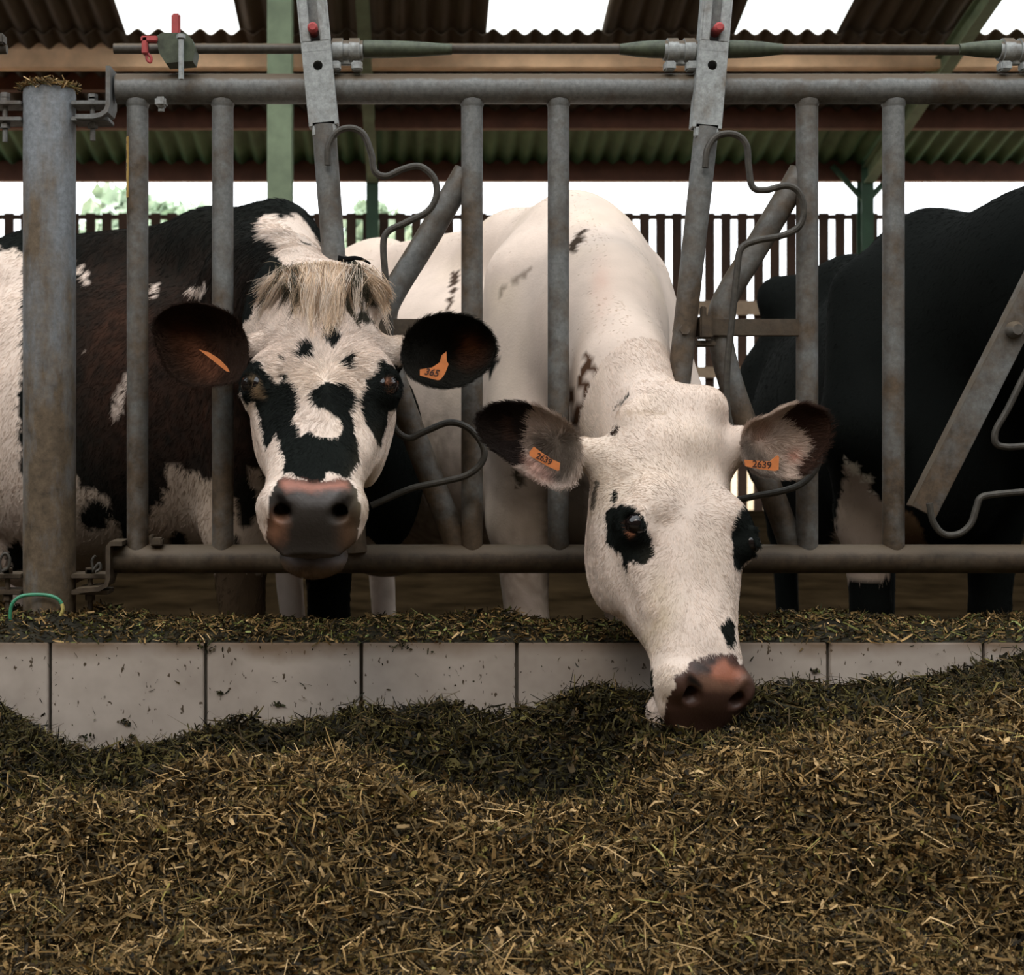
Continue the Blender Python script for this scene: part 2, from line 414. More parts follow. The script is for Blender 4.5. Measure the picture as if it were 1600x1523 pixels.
for x in ups:
    m_ = M['zinc']
    mb = MB(); mb.tube([P(x, 145, 3.0), P(x, 868, 3.0)], px2m(16.8), 20)
    # weld collars
    mb.tube([P(x, 157, 3.0), P(x, 163, 3.0), P(x, 168, 3.0)], [px2m(19), px2m(18.5), px2m(16.8)], 20)
    mb.build('upright', m_, fence)
for k in range(4):
    dx = k*523.5
    tube_px('bent_brace', [(728+dx, 268), (712+dx, 296), (660+dx, 384), (618+dx, 452), (602+dx, 490), (604+dx, 540), (622+dx, 610), (655+dx, 700), (694+dx, 800), (716+dx, 862)], 19.5, M['zinc'], fence, 3.02, 8)
    mb = MB(); xa, xb = 541+dx, 733+dx
    mb.box((P(xa, 512, 3)+P(xb, 512, 3))/2+np.array([0, -.004, 0]), (px2m(xb-xa), .014, px2m(27)), bev=.002)
    mb.build('cross_bar', M['zinc_dirty'], fence)
    mb = MB(); c = P(577+dx, 512, 2.975)
    mb.box(c, (px2m(20), .05, px2m(34)), bev=.003); mb.box(P(575+dx, 490, 2.97), (px2m(8), .02, px2m(22)), bev=.002)
    mb.box(P(563+dx, 489, 2.97), (px2m(5), .02, px2m(14)), bev=.001)
    mb.box(P(578+dx, 537, 2.98), (px2m(30), .03, px2m(10)), bev=.003)
    mb.build('stop_bracket', M['zinc_dirty'], fence)
    c = P(545+dx, 515, 2.955); mb = MB(); mb.tube([c, c+np.array([0, -.016, 0])], px2m(8.5), 6); mb.tube([c+np.array([0, .05, 0]), c+np.array([0, -.004, 0])], px2m(11), 16); mb.build('pivot_bolt', M['zinc'], fence)

def flat_bar(pts, w, d, th):
    """flat or channel bar following (x,y) pixel centre line at distance d: returns mesh builder"""
    mb = MB(); p0, p1 = P(*pts[0], d), P(*pts[1], d); t = p1-p0; L = np.linalg.norm(t); t /= L
    a = np.cross(t, [0, 1, 0]); a /= np.linalg.norm(a); R = np.stack([a, [0, 1, 0], t], axis=1)
    return mb, R, p0, p1, a, t, L
def locking_arm(top, end, bottom, hole, slot_end, pin, wire_pts, open_=False):
    """swinging arm: slotted channel on top, tube below, wire loops welded on"""
    arm = []
    if not open_:
        # slotted channel: two side flats above, solid plate with a hole below
        mb, R, p0, p1, a, t, L = flat_bar((top, end), 22, 2.955, .01)
        ts = np.linalg.norm(P(*slot_end, 2.955)-p0)
        w = px2m(22.5, 2.955)
        for s in (-1, 1):
            mb.box(p0+t*ts/2+a*s*w*.66, (w*.66, .012, ts), R, .002)
            mb.box(p0+t*ts/2+a*s*w*.97+np.array([0, .012, 0]), (.004, .036, ts), R)
        # plate with hole: ring of quads around the hole
        h = P(*hole, 2.955); hr = px2m(7.5, 2.955); rest0 = ts; rest1 = L
        hs = np.dot(h-p0, t)
        n = 24; V = []; F = []
        corners = []
        for k in range(n):
            th = 2*math.pi*k/n; u, v = math.cos(th), math.sin(th)
            sq = max(abs(u), abs(v)); corners.append((u/sq*w, v/sq*w))
        for dy in (-.006, .006):
            for k in range(n):
                th = 2*math.pi*k/n
                V.append(p0+t*hs+a*hr*math.cos(th)+t*hr*math.sin(th)+np.array([0, dy, 0]))
            for u, v in corners: V.append(p0+t*hs+a*u+t*v+np.array([0, dy, 0]))
        for k in range(n):
            j = (k+1) % n
            F += [(k, j, n+j, n+k), (2*n+k, 3*n+k, 3*n+j, 2*n+j), (k, 2*n+k, 2*n+j, j), (n+k, n+j, 3*n+j, 3*n+k)]
        mb.add(V, F)
        mb.box(p0+t*((rest0+hs-w)/2), (2*w, .012, abs(hs-w-rest0)+.001), R)
        mb.box(p0+t*((hs+w+rest1)/2), (2*w, .012, rest1-hs-w), R)
        # folded side flanges and the riveted lower lip
        for s in (-1, 1): mb.box(p0+t*((rest0+rest1)/2)+a*s*w*.97+np.array([0, .014, 0]), (.004, .034, rest1-rest0), R)
        mb.box((p0+p1)/2+np.array([0, .034, 0]), (2*w*.9, .004, L), R)
        mb.box(p1+t*.006, (2*w*.86, .012, .030), R, .003)
        o = mb.build('slotted_channel', M['zinc_bright'], fence); arm.append(o); root = o
        c = P(*pin, 2.95); mb = MB(); mb.tube([c+np.array([0, -.012, 0]), c+np.array([0, .03, 0])], px2m(8), 12); mb.tube([c+np.array([0, -.012, 0]), c+np.array([0, -.018, 0])], [px2m(8), px2m(5)], 12)
        o = mb.build('red_stop_pin', M['red'], fence); o['label'] = 'small red plastic stop pin'
        mb = MB(); mb.tube([P(*end, 2.965), P(*bottom, 2.975)], [px2m(18.5), px2m(17.5)], 20)
        mb.build('locking_arm', M['zinc'], fence)
    else:
        mb, R, p0, p1, a, t, L = flat_bar((top, bottom), 18, 2.955, .01)
        w = px2m(20)
        mb.box((p0+p1)/2, (w*2, .006, L), R, .001)
        for s in (-1, 1): mb.box((p0+p1)/2+a*s*w*.93+np.array([0, .016, 0]), (.006, .034, L), R, .001)
        mb.build('locking_arm', M['zinc'], fence)
    for q in wire_pts:
        mb = MB(); mb.tube(px_path(q, 2.93, 10), px2m(5.3, 2.93), 10); mb.build('guide_wire', M['wire'], fence)
W2 = [(1102, 262), (1106, 232), (1122, 212), (1148, 210), (1166, 226), (1170, 262), (1176, 292), (1196, 297), (1228, 290), (1248, 300), (1256, 328), (1248, 354), (1222, 368), (1182, 376), (1158, 388), (1152, 420), (1144, 500), (1136, 580), (1138, 650), (1156, 688), (1184, 680), (1226, 662), (1258, 672), (1279, 700), (1276, 730), (1252, 756), (1218, 768), (1180, 775), (1110, 790), (1042, 800)]
W1 = [(512, 258), (513, 230), (526, 207), (548, 200), (568, 210), (580, 240), (586, 268), (604, 275), (630, 264), (656, 260), (678, 278), (682, 305), (668, 330), (634, 348), (606, 362), (599, 384), (603, 440), (610, 520), (606, 600), (612, 660), (636, 684), (664, 674), (702, 660), (734, 670), (755, 698), (753, 722), (730, 742), (694, 752), (640, 764), (580, 790)]
locking_arm((481, -60), (506, 196), (556, 862), (497, 103), (493, 66), (489, 45), [W1])
locking_arm((1126, -60), (1104, 200), (1036, 828), (1115, 103), (1119, 66), (1122, 45), [W2])
W3a = [(1452, 786), (1458, 815), (1474, 834), (1498, 834), (1517, 818), (1526, 792), (1533, 777), (1556, 772), (1600, 768), (1680, 760), (1760, 740)]
W3b = [(1700, 430), (1650, 500), (1606, 576), (1575, 638), (1556, 672), (1556, 692), (1572, 698), (1610, 696), (1680, 690), (1740, 676)]
locking_arm((1700, 290), None, (1443, 800), None, None, None, [W3a, W3b], True)
mb = MB(); c = P(1587, 515, 2.94); mb.tube([c+np.array([0, .03, 0]), c, c+np.array([0, -.012, 0])], [px2m(13), px2m(13), px2m(8)], 16); mb.build('pivot_bolt', M['zinc'], fence)

# control rod running over the top rail
rod = empty('control_rod', tuple(P(180, 76, 2.99))); tag(rod, 'thin steel locking rod with green sleeves lying above the top rail', 'rod')
mb = MB(); pts = [P(x, y, 2.99) for x, y in ((178, 76), (230, 76), (700, 76), (1150, 77), (1500, 78), (EX, 80))]
mb.tube(pts, px2m(8.2), 12); mb.build('rod_tube', M['rod'], rod)
for (a_, b_) in ((568, 706), (1040, 968), (1137, 1222), (1566, 1498)):
    s = 1 if b_ > a_ else -1; L = abs(b_-a_); mb = MB()
    xs = [0, .03, .35, .62, .85, 1.0]; rs = [13.5, 14, 13.5, 12, 9.6, 8.4]
    mb.tube([P(a_+s*L*t, 77, 2.985) for t in xs], [px2m(r) for r in rs], 14); mb.build('green_sleeve', M['cast_green'], rod)
for x in (541, 1063, 1586):
    mb = MB()
    for s in (-1, 1): mb.tube([P(x+s*13-8, 79, 2.985), P(x+s*13+8, 79, 2.985)], px2m(19), 16)
    mb.tube([P(x-26, 79, 2.985), P(x+26, 79, 2.985)], px2m(15.5), 14)
    for s in (-1, 1): mb.box(P(x+s*17, 104, 2.975), (px2m(17), .03, px2m(14)), bev=.003)
    mb.box(P(x, 97, 2.985), (px2m(46), .012, px2m(10)), bev=.002)
    mb.build('rod_clamp', M['zinc_bright'], rod)
mb = MB()                                   # rod holder on the left
ol = [(247, 62), (256, 56), (292, 56), (303, 66), (308, 82), (304, 100), (262, 103), (252, 88)]
mb.prism([(P(x, y, 2.97)[0], P(x, y, 2.97)[2]) for x, y in ol], None, -.055, .0)
mb.build('rod_holder', M['cast_green'], rod)
mb = MB(); mb.box(P(275, 39, 2.965), (px2m(13), .014, px2m(34)), bev=.003); o = mb.build('red_lever', M['red'], rod); o['label'] = 'upright red plastic lever'
mb = MB(); mb.box(P(234, 62, 2.95), (px2m(26), .02, px2m(9)), bev=.002); mb.box(P(227, 72, 2.95), (px2m(9), .02, px2m(26)), bev=.002)
mb.tube(px_path([(228, 82), (230, 93), (235, 97), (236, 90), (231, 84)], 2.95), px2m(2.4), 8); o = mb.build('red_clip', M['red'], rod); o['label'] = 'red plastic clip hooked over the rod'
mb = MB(); mb.tube([P(283, 56, 2.93), P(283, 124, 2.93)], px2m(4.2), 10); mb.tube([P(283, 54, 2.93), P(283, 60, 2.93)], px2m(7), 6); mb.build('holder_bolt', M['zinc_bright'], rod)
# neighbouring panel's rod end at the left edge
o = MB().tube([P(-60, 77, 2.98), P(11, 77, 2.98)], px2m(7.5), 12).box(P(2, 62, 2.97), (px2m(12), .03, px2m(16)), bev=.003).build('control_rod_end', M['rod']); tag(o, 'dark end of the neighbouring locking rod at the left edge', 'rod')

# end plates of the panel
mb = MB(); w = .045
def strip(mb, pts, d, th, width, y0=None):
    """bent flat bar: pixel path, thickness th (px), width along y"""
    p = np.array([P(x, y, d) for x, y in pts]); n = len(p); T = np.gradient(p, axis=0); T /= np.linalg.norm(T, axis=1)[:, None]
    N = np.stack([-T[:, 2], np.zeros(n), T[:, 0]], axis=1); h = px2m(th)/2; V = []
    for i in range(n):
        for s, yy in ((-1, -.5), (1, -.5), (1, .5), (-1, .5)): V.append(p[i]+N[i]*h*s+np.array([0, yy*width, 0]))
    F = [tuple(range(4)), tuple(range(4*n-4, 4*n))[::-1]]
    for i in range(n-1):
        for k in range(4): F.append((4*i+k, 4*i+(k+1) % 4, 4*i+4+(k+1) % 4, 4*i+4+k))
    mb.add(V, F)
strip(mb, [(174, 109), (174, 140), (174, 168), (171, 178), (163, 184), (150, 187), (124, 187)], 2.99, 7, .07)
mb.build('upper_end_plate', M['zinc'], fence)
mb = MB(); strip(mb, [(196, 847), (178, 847), (174, 852), (174, 900), (171, 911), (160, 917), (124, 920)], 2.98, 7, .07)
mb.build('lower_end_plate', M['zinc_dirty'], fence)
mb = MB(); mb.box(P(252, 160, 2.985), (px2m(17), .03, px2m(15)), bev=.004); mb.tube([P(252, 165, 2.985), P(252, 174, 2.985)], px2m(5), 8); mb.build('rail_fitting', M['zinc_bright'], fence)
mb = MB(); mb.box(P(245, 846, 2.985), (px2m(20), .03, px2m(12)), bev=.003); mb.box(P(237, 840, 2.985), (px2m(5), .03, px2m(10)), bev=.002); mb.build('rail_clip', M['zinc_dirty'], fence)

# warning sticker: a strip bent round the first upright
mb = MB(); V = []; F = []; c0 = P(215, 215, 3.0); r_ = px2m(16.8)+.0008; n = 6
for i, yy in enumerate((215, 310)):
    for k in range(n+1):
        a = math.radians(183+k*7.5); p = P(215, yy, 3.0); V.append((p[0]+r_*math.cos(a), p[1]+r_*math.sin(a), p[2]))
for k in range(n): F.append((k, k+1, n+2+k, n+1+k))
stk = mesh_obj('warning_sticker', np.array(V)-np.array(fence.location), F, M['yellow'], fence); stk['label'] = 'narrow yellow sticker wrapped round the first upright'
V = []; F = []
g_ = np.random.default_rng(3)
for blk, (ya, yb) in enumerate(((222, 226), (236, 249), (256, 262), (264, 268), (281, 284), (295, 298))):
    for k in range(2):
        a0 = math.radians(196+k*11); a1 = a0+math.radians(7); rr = r_+.0006; b0 = len(V)
        for yy, aa in ((ya, a0), (ya, a1), (yb, a1), (yb, a0)):
            p = P(215, yy, 3.0); V.append((p[0]+rr*math.cos(aa), p[1]+rr*math.sin(aa), p[2]))
        F.append((b0, b0+1, b0+2, b0+3))
mesh_obj('sticker_print', np.array(V)-np.array(fence.location), F, M['ink'], stk).location = (0, 0, 0)

# ------------------------------------------------------------------ round post with clamps, hose, straw cap
xc = 77.5; rp = px2m(40.5); pc = P(xc, 500, 3.0)
mb = MB(); zt_ = P(xc, 141, 3.0)[2]
mb.tube([(pc[0], 0, .35), (pc[0], 0, .9), (pc[0], 0, zt_-.01), (pc[0], 0, zt_)], [rp, rp, rp, rp*.97], 40)
o = mb.build('fence_post', M['zinc_post']); tag(o, 'thick round galvanised post at the left end of the fence', 'post')
def clamp(name, ya, yb, m, label, nuts):
    root = empty(name, (pc[0], 0, P(0, (ya+yb)/2, 3)[2])); tag(root, label, 'clamp', None)
    for y_ in (ya, yb):
        z = P(0, y_, 3.0)[2]
        for s in (-1, 1):
            xm = pc[0]+s*(rp+px2m(27)); q_ = MB(); q_.box((xm, -.0, z), (px2m(58), .06, px2m(7)), bev=.0015); q_.build('clamp_plate', m, root)
    for x_, y0_, y1_ in nuts:
        mb = MB(); z0, z1 = P(0, y0_, 3)[2], P(0, y1_, 3)[2]; xx_ = P(x_, 0, 2.985)[0]
        mb.tube([(xx_, -.015, z0), (xx_, -.015, z1)], px2m(4.2), 10)
        for zz in (z0-px2m(2), P(0, yb+9, 3)[2], P(0, ya-6, 3)[2]): mb.tube([(xx_, -.015, zz-px2m(4)), (xx_, -.015, zz+px2m(4))], px2m(8), 6)
        mb.build('clamp_bolt', m, root)
clamp('upper_post_clamp', 165, 190, M['zinc'], 'upper plate clamp bolted across the round post top', [(145, 152, 222), (8, 150, 224)])
clamp('lower_post_clamp', 898, 923, M['zinc_dirty'], 'lower dirt-covered plate clamp bolted across the round post foot', [(141, 888, 950), (12, 888, 950)])
mb = MB(); mb.tube(px_path([(146, 893), (144, 876), (149, 868)], 2.96), px2m(2.2), 8); mb.tube(px_path([(146, 890), (155, 880), (157, 888), (150, 893)], 2.955), px2m(2.5), 8)
o = mb.build('wire_tie', M['wire']); tag(o, 'curled wire tie standing on the lower clamp right of the post', 'wire')
mb = MB(); mb.tube(px_path([(2, 895), (0, 875), (8, 864), (15, 872), (13, 886), (4, 892)], 2.96), px2m(2.4), 8)
o = mb.build('wire_tie', M['wire']); tag(o, 'curled wire tie on the lower clamp at the left edge', 'wire')
mb = MB(); hp = [(17, 985), (16, 960), (19, 944), (30, 933), (48, 929), (75, 930), (92, 937), (98, 950), (94, 962), (84, 970), (78, 985)]
path = px_path(hp, 2.935, 8); k1 = 53
mb.tube(path[:k1], px2m(2.8), 10); hose = mb.build('hose', M['hose_g']); tag(hose, 'green and yellow thin hose looped round the post foot', 'hose')
mb = MB(); mb.tube(path[k1-1:], px2m(2.9), 10); o = mb.build('yellow_length', M['hose_y'], hose); o['label'] = 'yellow stretch of the hose'

# ------------------------------------------------------------------ sculpting with distance fields
def smin(a, b, k):
    h = np.clip(.5+.5*(b-a)/k, 0, 1); return b*(1-h)+a*h-k*h*(1-h)
def smax(a, b, k): return -smin(-a, -b, k)
def ell(c, r, R=None):
    c = np.asarray(c, float); r = np.asarray(r, float)
    def f(p):
        q = p-c
        if R is not None: q = q @ R
        k0 = np.sqrt(((q/r)**2).sum(1)); k1 = np.sqrt(((q/(r*r))**2).sum(1))+1e-9
        return k0*(k0-1)/k1
    return f
def cone(a, b, ra, rb, lat=None, sq=1.0):
    """round cone; with lat given, squashed sideways by factor sq along lat"""
    a = np.asarray(a, float); b = np.asarray(b, float); ab = b-a; L2 = (ab**2).sum()
    l = None if lat is None else np.asarray(lat, float)/np.linalg.norm(lat)
    def f(p):
        q = p-a; t = np.clip((q @ ab)/L2, 0, 1); v = q-t[:, None]*ab
        if l is not None:
            c = v @ l; v = v+np.outer(c*(1/sq-1), l)
        return (np.sqrt((v**2).sum(1))-(ra+(rb-ra)*t))*(1 if l is None else (.5+.5*sq))
    return f
def field(prims):
    """prims: list of (f, k[, 'sub'])"""
    def F(p):
        d = None
        for q in prims:
            f, k = q[0], q[1]
            x = f(p)
            if d is None: d = x
            elif len(q) > 2: d = smax(d, -x, k)
            else: d = smin(d, x, k)
        return d
    return F
def surface_nets(F, lo, hi, h):
    lo = np.asarray(lo, float); hi = np.asarray(hi, float); n = np.ceil((hi-lo)/h).astype(int)+1
    ax = [lo[i]+h*np.arange(n[i]) for i in range(3)]
    q4 = 4; nc = -(-n//q4)+1
    axc = [lo[i]+h*q4*np.arange(nc[i]) for i in range(3)]
    pc_ = np.stack(np.meshgrid(*axc, indexing='ij'), -1).reshape(-1, 3)
    Gc = np.concatenate([F(pc_[i:i+200000]) for i in range(0, len(pc_), 200000)]).reshape(nc)
    idx = [np.minimum(((np.arange(n[i])+q4//2)//q4), nc[i]-1) for i in range(3)]
    G = Gc[np.ix_(*idx)].astype(np.float32)
    near = np.argwhere(np.abs(G) < h*q4*2.6)
    for i in range(0, len(near), 200000):
        e = near[i:i+200000]; G[tuple(e.T)] = F(lo+h*e)
    S = G < 0
    acc = np.zeros((n[0]-1, n[1]-1, n[2]-1, 3)); cnt = np.zeros((n[0]-1, n[1]-1, n[2]-1))
    corners = [(i, j, k) for i in (0, 1) for j in (0, 1) for k in (0, 1)]
    sl = lambda A, c: A[c[0]:n[0]-1+c[0], c[1]:n[1]-1+c[1], c[2]:n[2]-1+c[2]]
    for a in range(8):
        for b in range(a+1, 8):
            ca, cb = corners[a], corners[b]
            if sum(abs(x-y) for x, y in zip(ca, cb)) != 1: continue
            m_ = sl(S, ca) != sl(S, cb)
            idx = np.nonzero(m_)
            ga = sl(G, ca)[idx]; gb = sl(G, cb)[idx]; t = ga/(ga-gb)
            pt = np.array(ca)+t[:, None]*(np.array(cb)-np.array(ca))
            np.add.at(acc, idx, pt); cnt[idx] += 1
    ids = -np.ones(cnt.shape, dtype=np.int64); act = cnt > 0; ids[act] = np.arange(act.sum())
    cell = np.argwhere(act); V = lo+h*(cell+acc[act]/cnt[act][:, None])
    Q = []
    for ax_ in range(3):
        u, v = (ax_+1) % 3, (ax_+2) % 3
        A = S; sh = [slice(1, -1)]*3; sh[ax_] = slice(0, -1); sh2 = list(sh); sh2[ax_] = slice(1, None)
        s0 = A[tuple(sh)]; s1 = A[tuple(sh2)]
        e = np.argwhere(s0 != s1); flip = s0[tuple(e.T)]
        base = e.copy()
        for q in (u, v): base[:, q] += 1
        du = np.zeros(3, int); du[u] = 1; dv = np.zeros(3, int); dv[v] = 1
        c0 = base; c1 = base-du; c2 = base-du-dv; c3 = base-dv
        q_ = np.stack([ids[tuple(c.T)] for c in (c0, c1, c2, c3)], axis=1)
        q_[~flip] = q_[~flip][:, ::-1]
        Q.append(q_)
    Q = np.vstack(Q)
    Q = Q[(Q >= 0).all(1)]
    return V, Q
def grad(F, p, e=1e-3):
    g = np.empty_like(p)
    for i in range(3):
        d = np.zeros(3); d[i] = e; g[:, i] = (F(p+d)-F(p-d))/(2*e)
    return g
def relax(F, V, it=2):
    for _ in range(it):
        f = F(V); g = grad(F, V); n2 = (g**2).sum(1)+1e-6
        V = V-g*np.clip(f/n2, -.01, .01)[:, None]
    g = grad(F, V); return V, g/(np.linalg.norm(g, axis=1)[:, None]+1e-9)

def interp_smooth(x, xs, ys):
    """monotone-ish cubic through table (numpy pchip)"""
    xs = np.asarray(xs, float); ys = np.asarray(ys, float); h = np.diff(xs); dl = np.diff(ys)/h; m_ = np.zeros(len(xs))
    for i in range(1, len(xs)-1):
        if dl[i-1]*dl[i] > 0: m_[i] = 2/(1/dl[i-1]+1/dl[i])
    m_[0] = dl[0]; m_[-1] = dl[-1]
    i = np.clip(np.searchsorted(xs, x)-1, 0, len(xs)-2); t = np.clip((x-xs[i])/h[i], 0, 1)
    return (2*t**3-3*t**2+1)*ys[i]+(t**3-2*t**2+t)*h[i]*m_[i]+(-2*t**3+3*t**2)*ys[i+1]+(t**3-t**2)*h[i]*m_[i+1]

# head loft table: v = distance from poll down the face, half width, dorsal height, ventral depth
HV = [-.045, -.02, .01, .05, .12, .20, .28, .36, .44, .50, .545, .575]
HA = [.012, .040, .064, .088, .110, .114, .102, .084, .071, .071, .066, .040]
HT = [-.06, -.022, .000, .014, .016, .014, .004, -.008, -.012, -.024, -.060, -.092]
HB = [-.09, -.12, -.15, -.18, -.215, -.235, -.222, -.188, -.148, -.130, -.122, -.112]
def head_field(head):
    """head = dict(O, ev, ew, eu, s, narrow...) -> field in world space"""
    O, eu, ev, ew, s = head['O'], head['eu'], head['ev'], head['ew'], head['s']; wa = head.get('wa', 1.0); wd = head.get('wd', 1.0)
    B = np.stack([eu/wa, ev/head.get('vl', 1.0), ew/wd], axis=1)
    def loft(q):
        u, v, w = q[:, 0], q[:, 1], q[:, 2]
        a = interp_smooth(v, HV, HA); t = interp_smooth(v, HV, HT); b_ = interp_smooth(v, HV, HB); b_ = b_*(1-head.get('sh', 0)*np.clip((v-.34)/.10, 0, 1)*np.clip((.60-v)/.10, 0, 1))
        c = (t+b_)/2; hb = (t-b_)/2
        k = np.clip((c-w)/hb, 0, 1); a = a*(1-(.42+head.get('tp', .30)*np.clip((v-.30)/.12, 0, 1))*k**1.6)
        n_ = 2.5
        r = ((np.abs(u)/a)**n_+(np.abs(w-c)/hb)**n_)**(1/n_)
        d = (r-1)*np.minimum(a, hb)*.9
        e = np.maximum(v-HV[-1], HV[0]-v)
        return np.where(e > 0, np.maximum(d, 0)+e, d)
    prims = [(loft, 0)]
    ey = head.get('ey', 0)
    for sx in (-1, 1):
        prims += [(ell((sx*.099, .205+ey, -.028), (.026, .042, .032)), .022),              # orbit
                  (ell((sx*.070, .165+ey, -.004), (.030, .030, .016)), .03),                # brow
                  (ell((sx*.070, .250, -.140), (.026, .085, .070)), .03),               # masseter
                  (cone((sx*.090, .250, -.055), (sx*.062, .370, -.062), .016, .010), .025),  # facial crest
                  (cone((sx*.055, .00, -.03), (sx*.040, -.012, -.02), .034, .030), .03)] # poll shoulders
    prims += [(ell((0, -.018, -.028), (.058, .034, .04)), .03),
              (ell((0, .500, -.074), (.068, .048, .046)), .03)]
    for sx in (-1, 1):
        prims += [(ell((sx*.050, .508, -.048), (.023, .028, .026)), .018)]
    prims += [(ell((0, .528, -.147), (.050, .046, .026)), .014)]                      # chin, lower lip
    # carvings: nostrils, eye sockets, mouth line
    for sx in (-1, 1):
        prims += [(cone((sx*.054, .510, -.012), (sx*.038, .545, -.036), .0085, .0155), .007, 'sub'), (cone((sx*.040, .540, -.040), (sx*.043, .505, -.055), .013, .010), .006, 'sub'),
                  (ell((sx*.124, .217+ey, -.010), (.020, .021, .015)), .006, 'sub'),
                  (cone((sx*.116, .196+ey, -.026), (sx*.101, .200+ey, .006), .0065, .005), .006),
                  (cone((sx*.101, .200+ey, .006), (sx*.104, .232+ey, .006), .005, .004), .006)]
    prims += [(ell((0, .580, -.120), (.085, .075, .005)), .005, 'sub')]
    H = field(prims)
    def F(p):
        q = (p-O) @ B/s
        return H(q)*s
    return F
def head_pt(head, u, v, w):
    return head['O']+head['s']*(u*head['eu']*head.get('wa', 1.0)+v*head['ev']*head.get('vl', 1.0)+w*head['ew']*head.get('wd', 1.0))

def body_prims(b):
    """b: W (point on floor below withers), h heading (unit, horizontal), scale s, Lh = withers to hook bones"""
    Wp = np.asarray(b['W'], float); h = np.asarray(b['h'], float); h = h/np.linalg.norm(h); l = np.array([h[1]*-1, h[0], 0]); s = b.get('s', 1.0); Lh = b.get('Lh', 1.0); rise = b.get('rise', 0)
    R = np.stack([h, l, [0, 0, 1]], axis=1)
    def T(F_, L_, Z_): return Wp+s*(F_*h+L_*l+np.array([0, 0, Z_]))
    E = lambda c, r, k, RR=R: (ell(T(*c), np.array(r)*s, RR), k)
    C = lambda a, c, ra, rb, k: (cone(T(*a), T(*c), ra*s, rb*s), k)
    lh = Lh
    pr = [E((-.50*lh, 0, .90), (.62*lh, .33, .40), 0),
          E((-.72*lh, 0, .86), (.40*lh, .345, .36), .1),
          E((-.02, 0, .93), (.26, .235, .40), .10),
          C((.02, 0, 1.35), (-.22, 0, 1.34), .075, .07, .12),
          C((-.22, 0, 1.33), (-1.02*lh, 0, 1.33), .07, .08, .12),
          E((-1.02*lh, 0, 1.10), (.28, .27, .26), .12),
          C((-.98*lh, .235, 1.30), (-1.0*lh, .20, 1.26), .055, .07, .08),
          C((-.98*lh, -.235, 1.30), (-1.0*lh, -.20, 1.26), .055, .07, .08),
          C((-.98*lh, .20, 1.28), (-.95*lh, 0, 1.31), .07, .09, .08),
          C((-.98*lh, -.20, 1.28), (-.95*lh, 0, 1.31), .07, .09, .08),
          C((-1.35*lh, 0, 1.27), (-1.15*lh, 0, 1.30), .08, .09, .10),
          E((.17, 0, .80), (.16, .14, .23), .12)]
    for sx in (-1, 1):
        pr += [C((.06, sx*.17, 1.22), (.16, sx*.19, .88), .085, .10, .10),            # shoulder blade
               C((.14, sx*.17, .86), (.04, sx*.16, .64), .105, .075, .08),
               C((.04, sx*.16, .64), (.05, sx*.15, .40), .068, .050, .05),
               C((.05, sx*.15, .40), (.04, sx*.15, .13), .043, .034, .03),
               C((.04, sx*.15, .13), (.09, sx*.15, .035), .036, .050, .03),
               C((-1.10*lh, sx*.18, 1.0), (-.98*lh, sx*.21, .76), .17, .12, .10),
               C((-.98*lh, sx*.21, .76), (-1.26*lh, sx*.17, .50), .10, .052, .06),
               C((-1.26*lh, sx*.17, .50), (-1.20*lh, sx*.16, .14), .045, .036, .03),
               C((-1.20*lh, sx*.16, .14), (-1.14*lh, sx*.16, .035), .038, .050, .03)]
    pr += [E((-.92*lh, 0, .56), (.20, .17, .15), .08)]
    pr += [C((-1.40*lh, 0, 1.27), (-1.46*lh, 0, .95), .035, .025, .03), C((-1.46*lh, 0, .95), (-1.45*lh, 0, .45), .022, .03, .02)]
    return pr, R, T

# ------------------------------------------------------------------ coats
WH = (.65, .54, .465); BK = (.0065, .0080, .0070); BR = (.055, .022, .012); DK = (.022, .012, .008)
EYE_POS = np.array([0, -3.0, ZC])
def paint(V, N, base, layers, jit=2.0, seed=1, back=None, rough=.8):
    px, py = proj(V)
    n1 = vnoise(V, 70, seed); n2 = vnoise(V, 70, seed+5); n3 = vnoise(V, 180, seed+9)
    x = px+jit*(n1+.7*n3); y = py+jit*(n2*1.6+.7*n3)
    C = np.tile(np.array([*base, rough]), (len(V), 1)).astype(float)
    for L in layers:
        col, poly = L[0], L[1]; a = L[2] if len(L) > 2 else 1.0; rg = L[3] if len(L) > 3 else rough
        bl = L[4] if len(L) > 4 else 0
        if bl:
            w = sum(inpoly(x+bl*math.cos(q*2.4)*math.sqrt((q+.5)/16), y+bl*math.sin(q*2.4)*math.sqrt((q+.5)/16), poly).astype(float) for q in range(16))/16
            w = (w*a)[:, None]; C[:, :3] = C[:, :3]*(1-w)+np.array(col)*w; C[:, 3:] = C[:, 3:]*(1-w)+rg*w
        else:
            m_ = inpoly(x, y, poly)
            C[m_, :3] = C[m_, :3]*(1-a)+np.array(col)*a; C[m_, 3] = rg
    C[:, :3] *= (1+.07*vnoise(V, 22, seed+20)+.05*vnoise(V, 60, seed+21))[:, None]; C[:, 2] *= 1-.06*np.clip(vnoise(V, 9, seed+22), 0, 1)
    if back is not None:
        view = V-EYE_POS; view /= np.linalg.norm(view, axis=1)[:, None]
        m_ = (view*N).sum(1) > .12
        C[m_, :3] = back(V[m_])
    return C
def soft(C, V, spots, seed=3):
    """soft blotches, dirt and painted shade: (colour, (px,py), (rx,ry), strength)"""
    px, py = proj(V)
    for col, c, r, a in spots:
        w = np.exp(-(((px-c[0])/r[0])**2+((py-c[1])/r[1])**2))*a*(.75+.5*vnoise(V, 60, seed))
        w = np.clip(w, 0, 1)[:, None]; C[:, :3] = C[:, :3]*(1-w)+np.array(col)*w
    return C

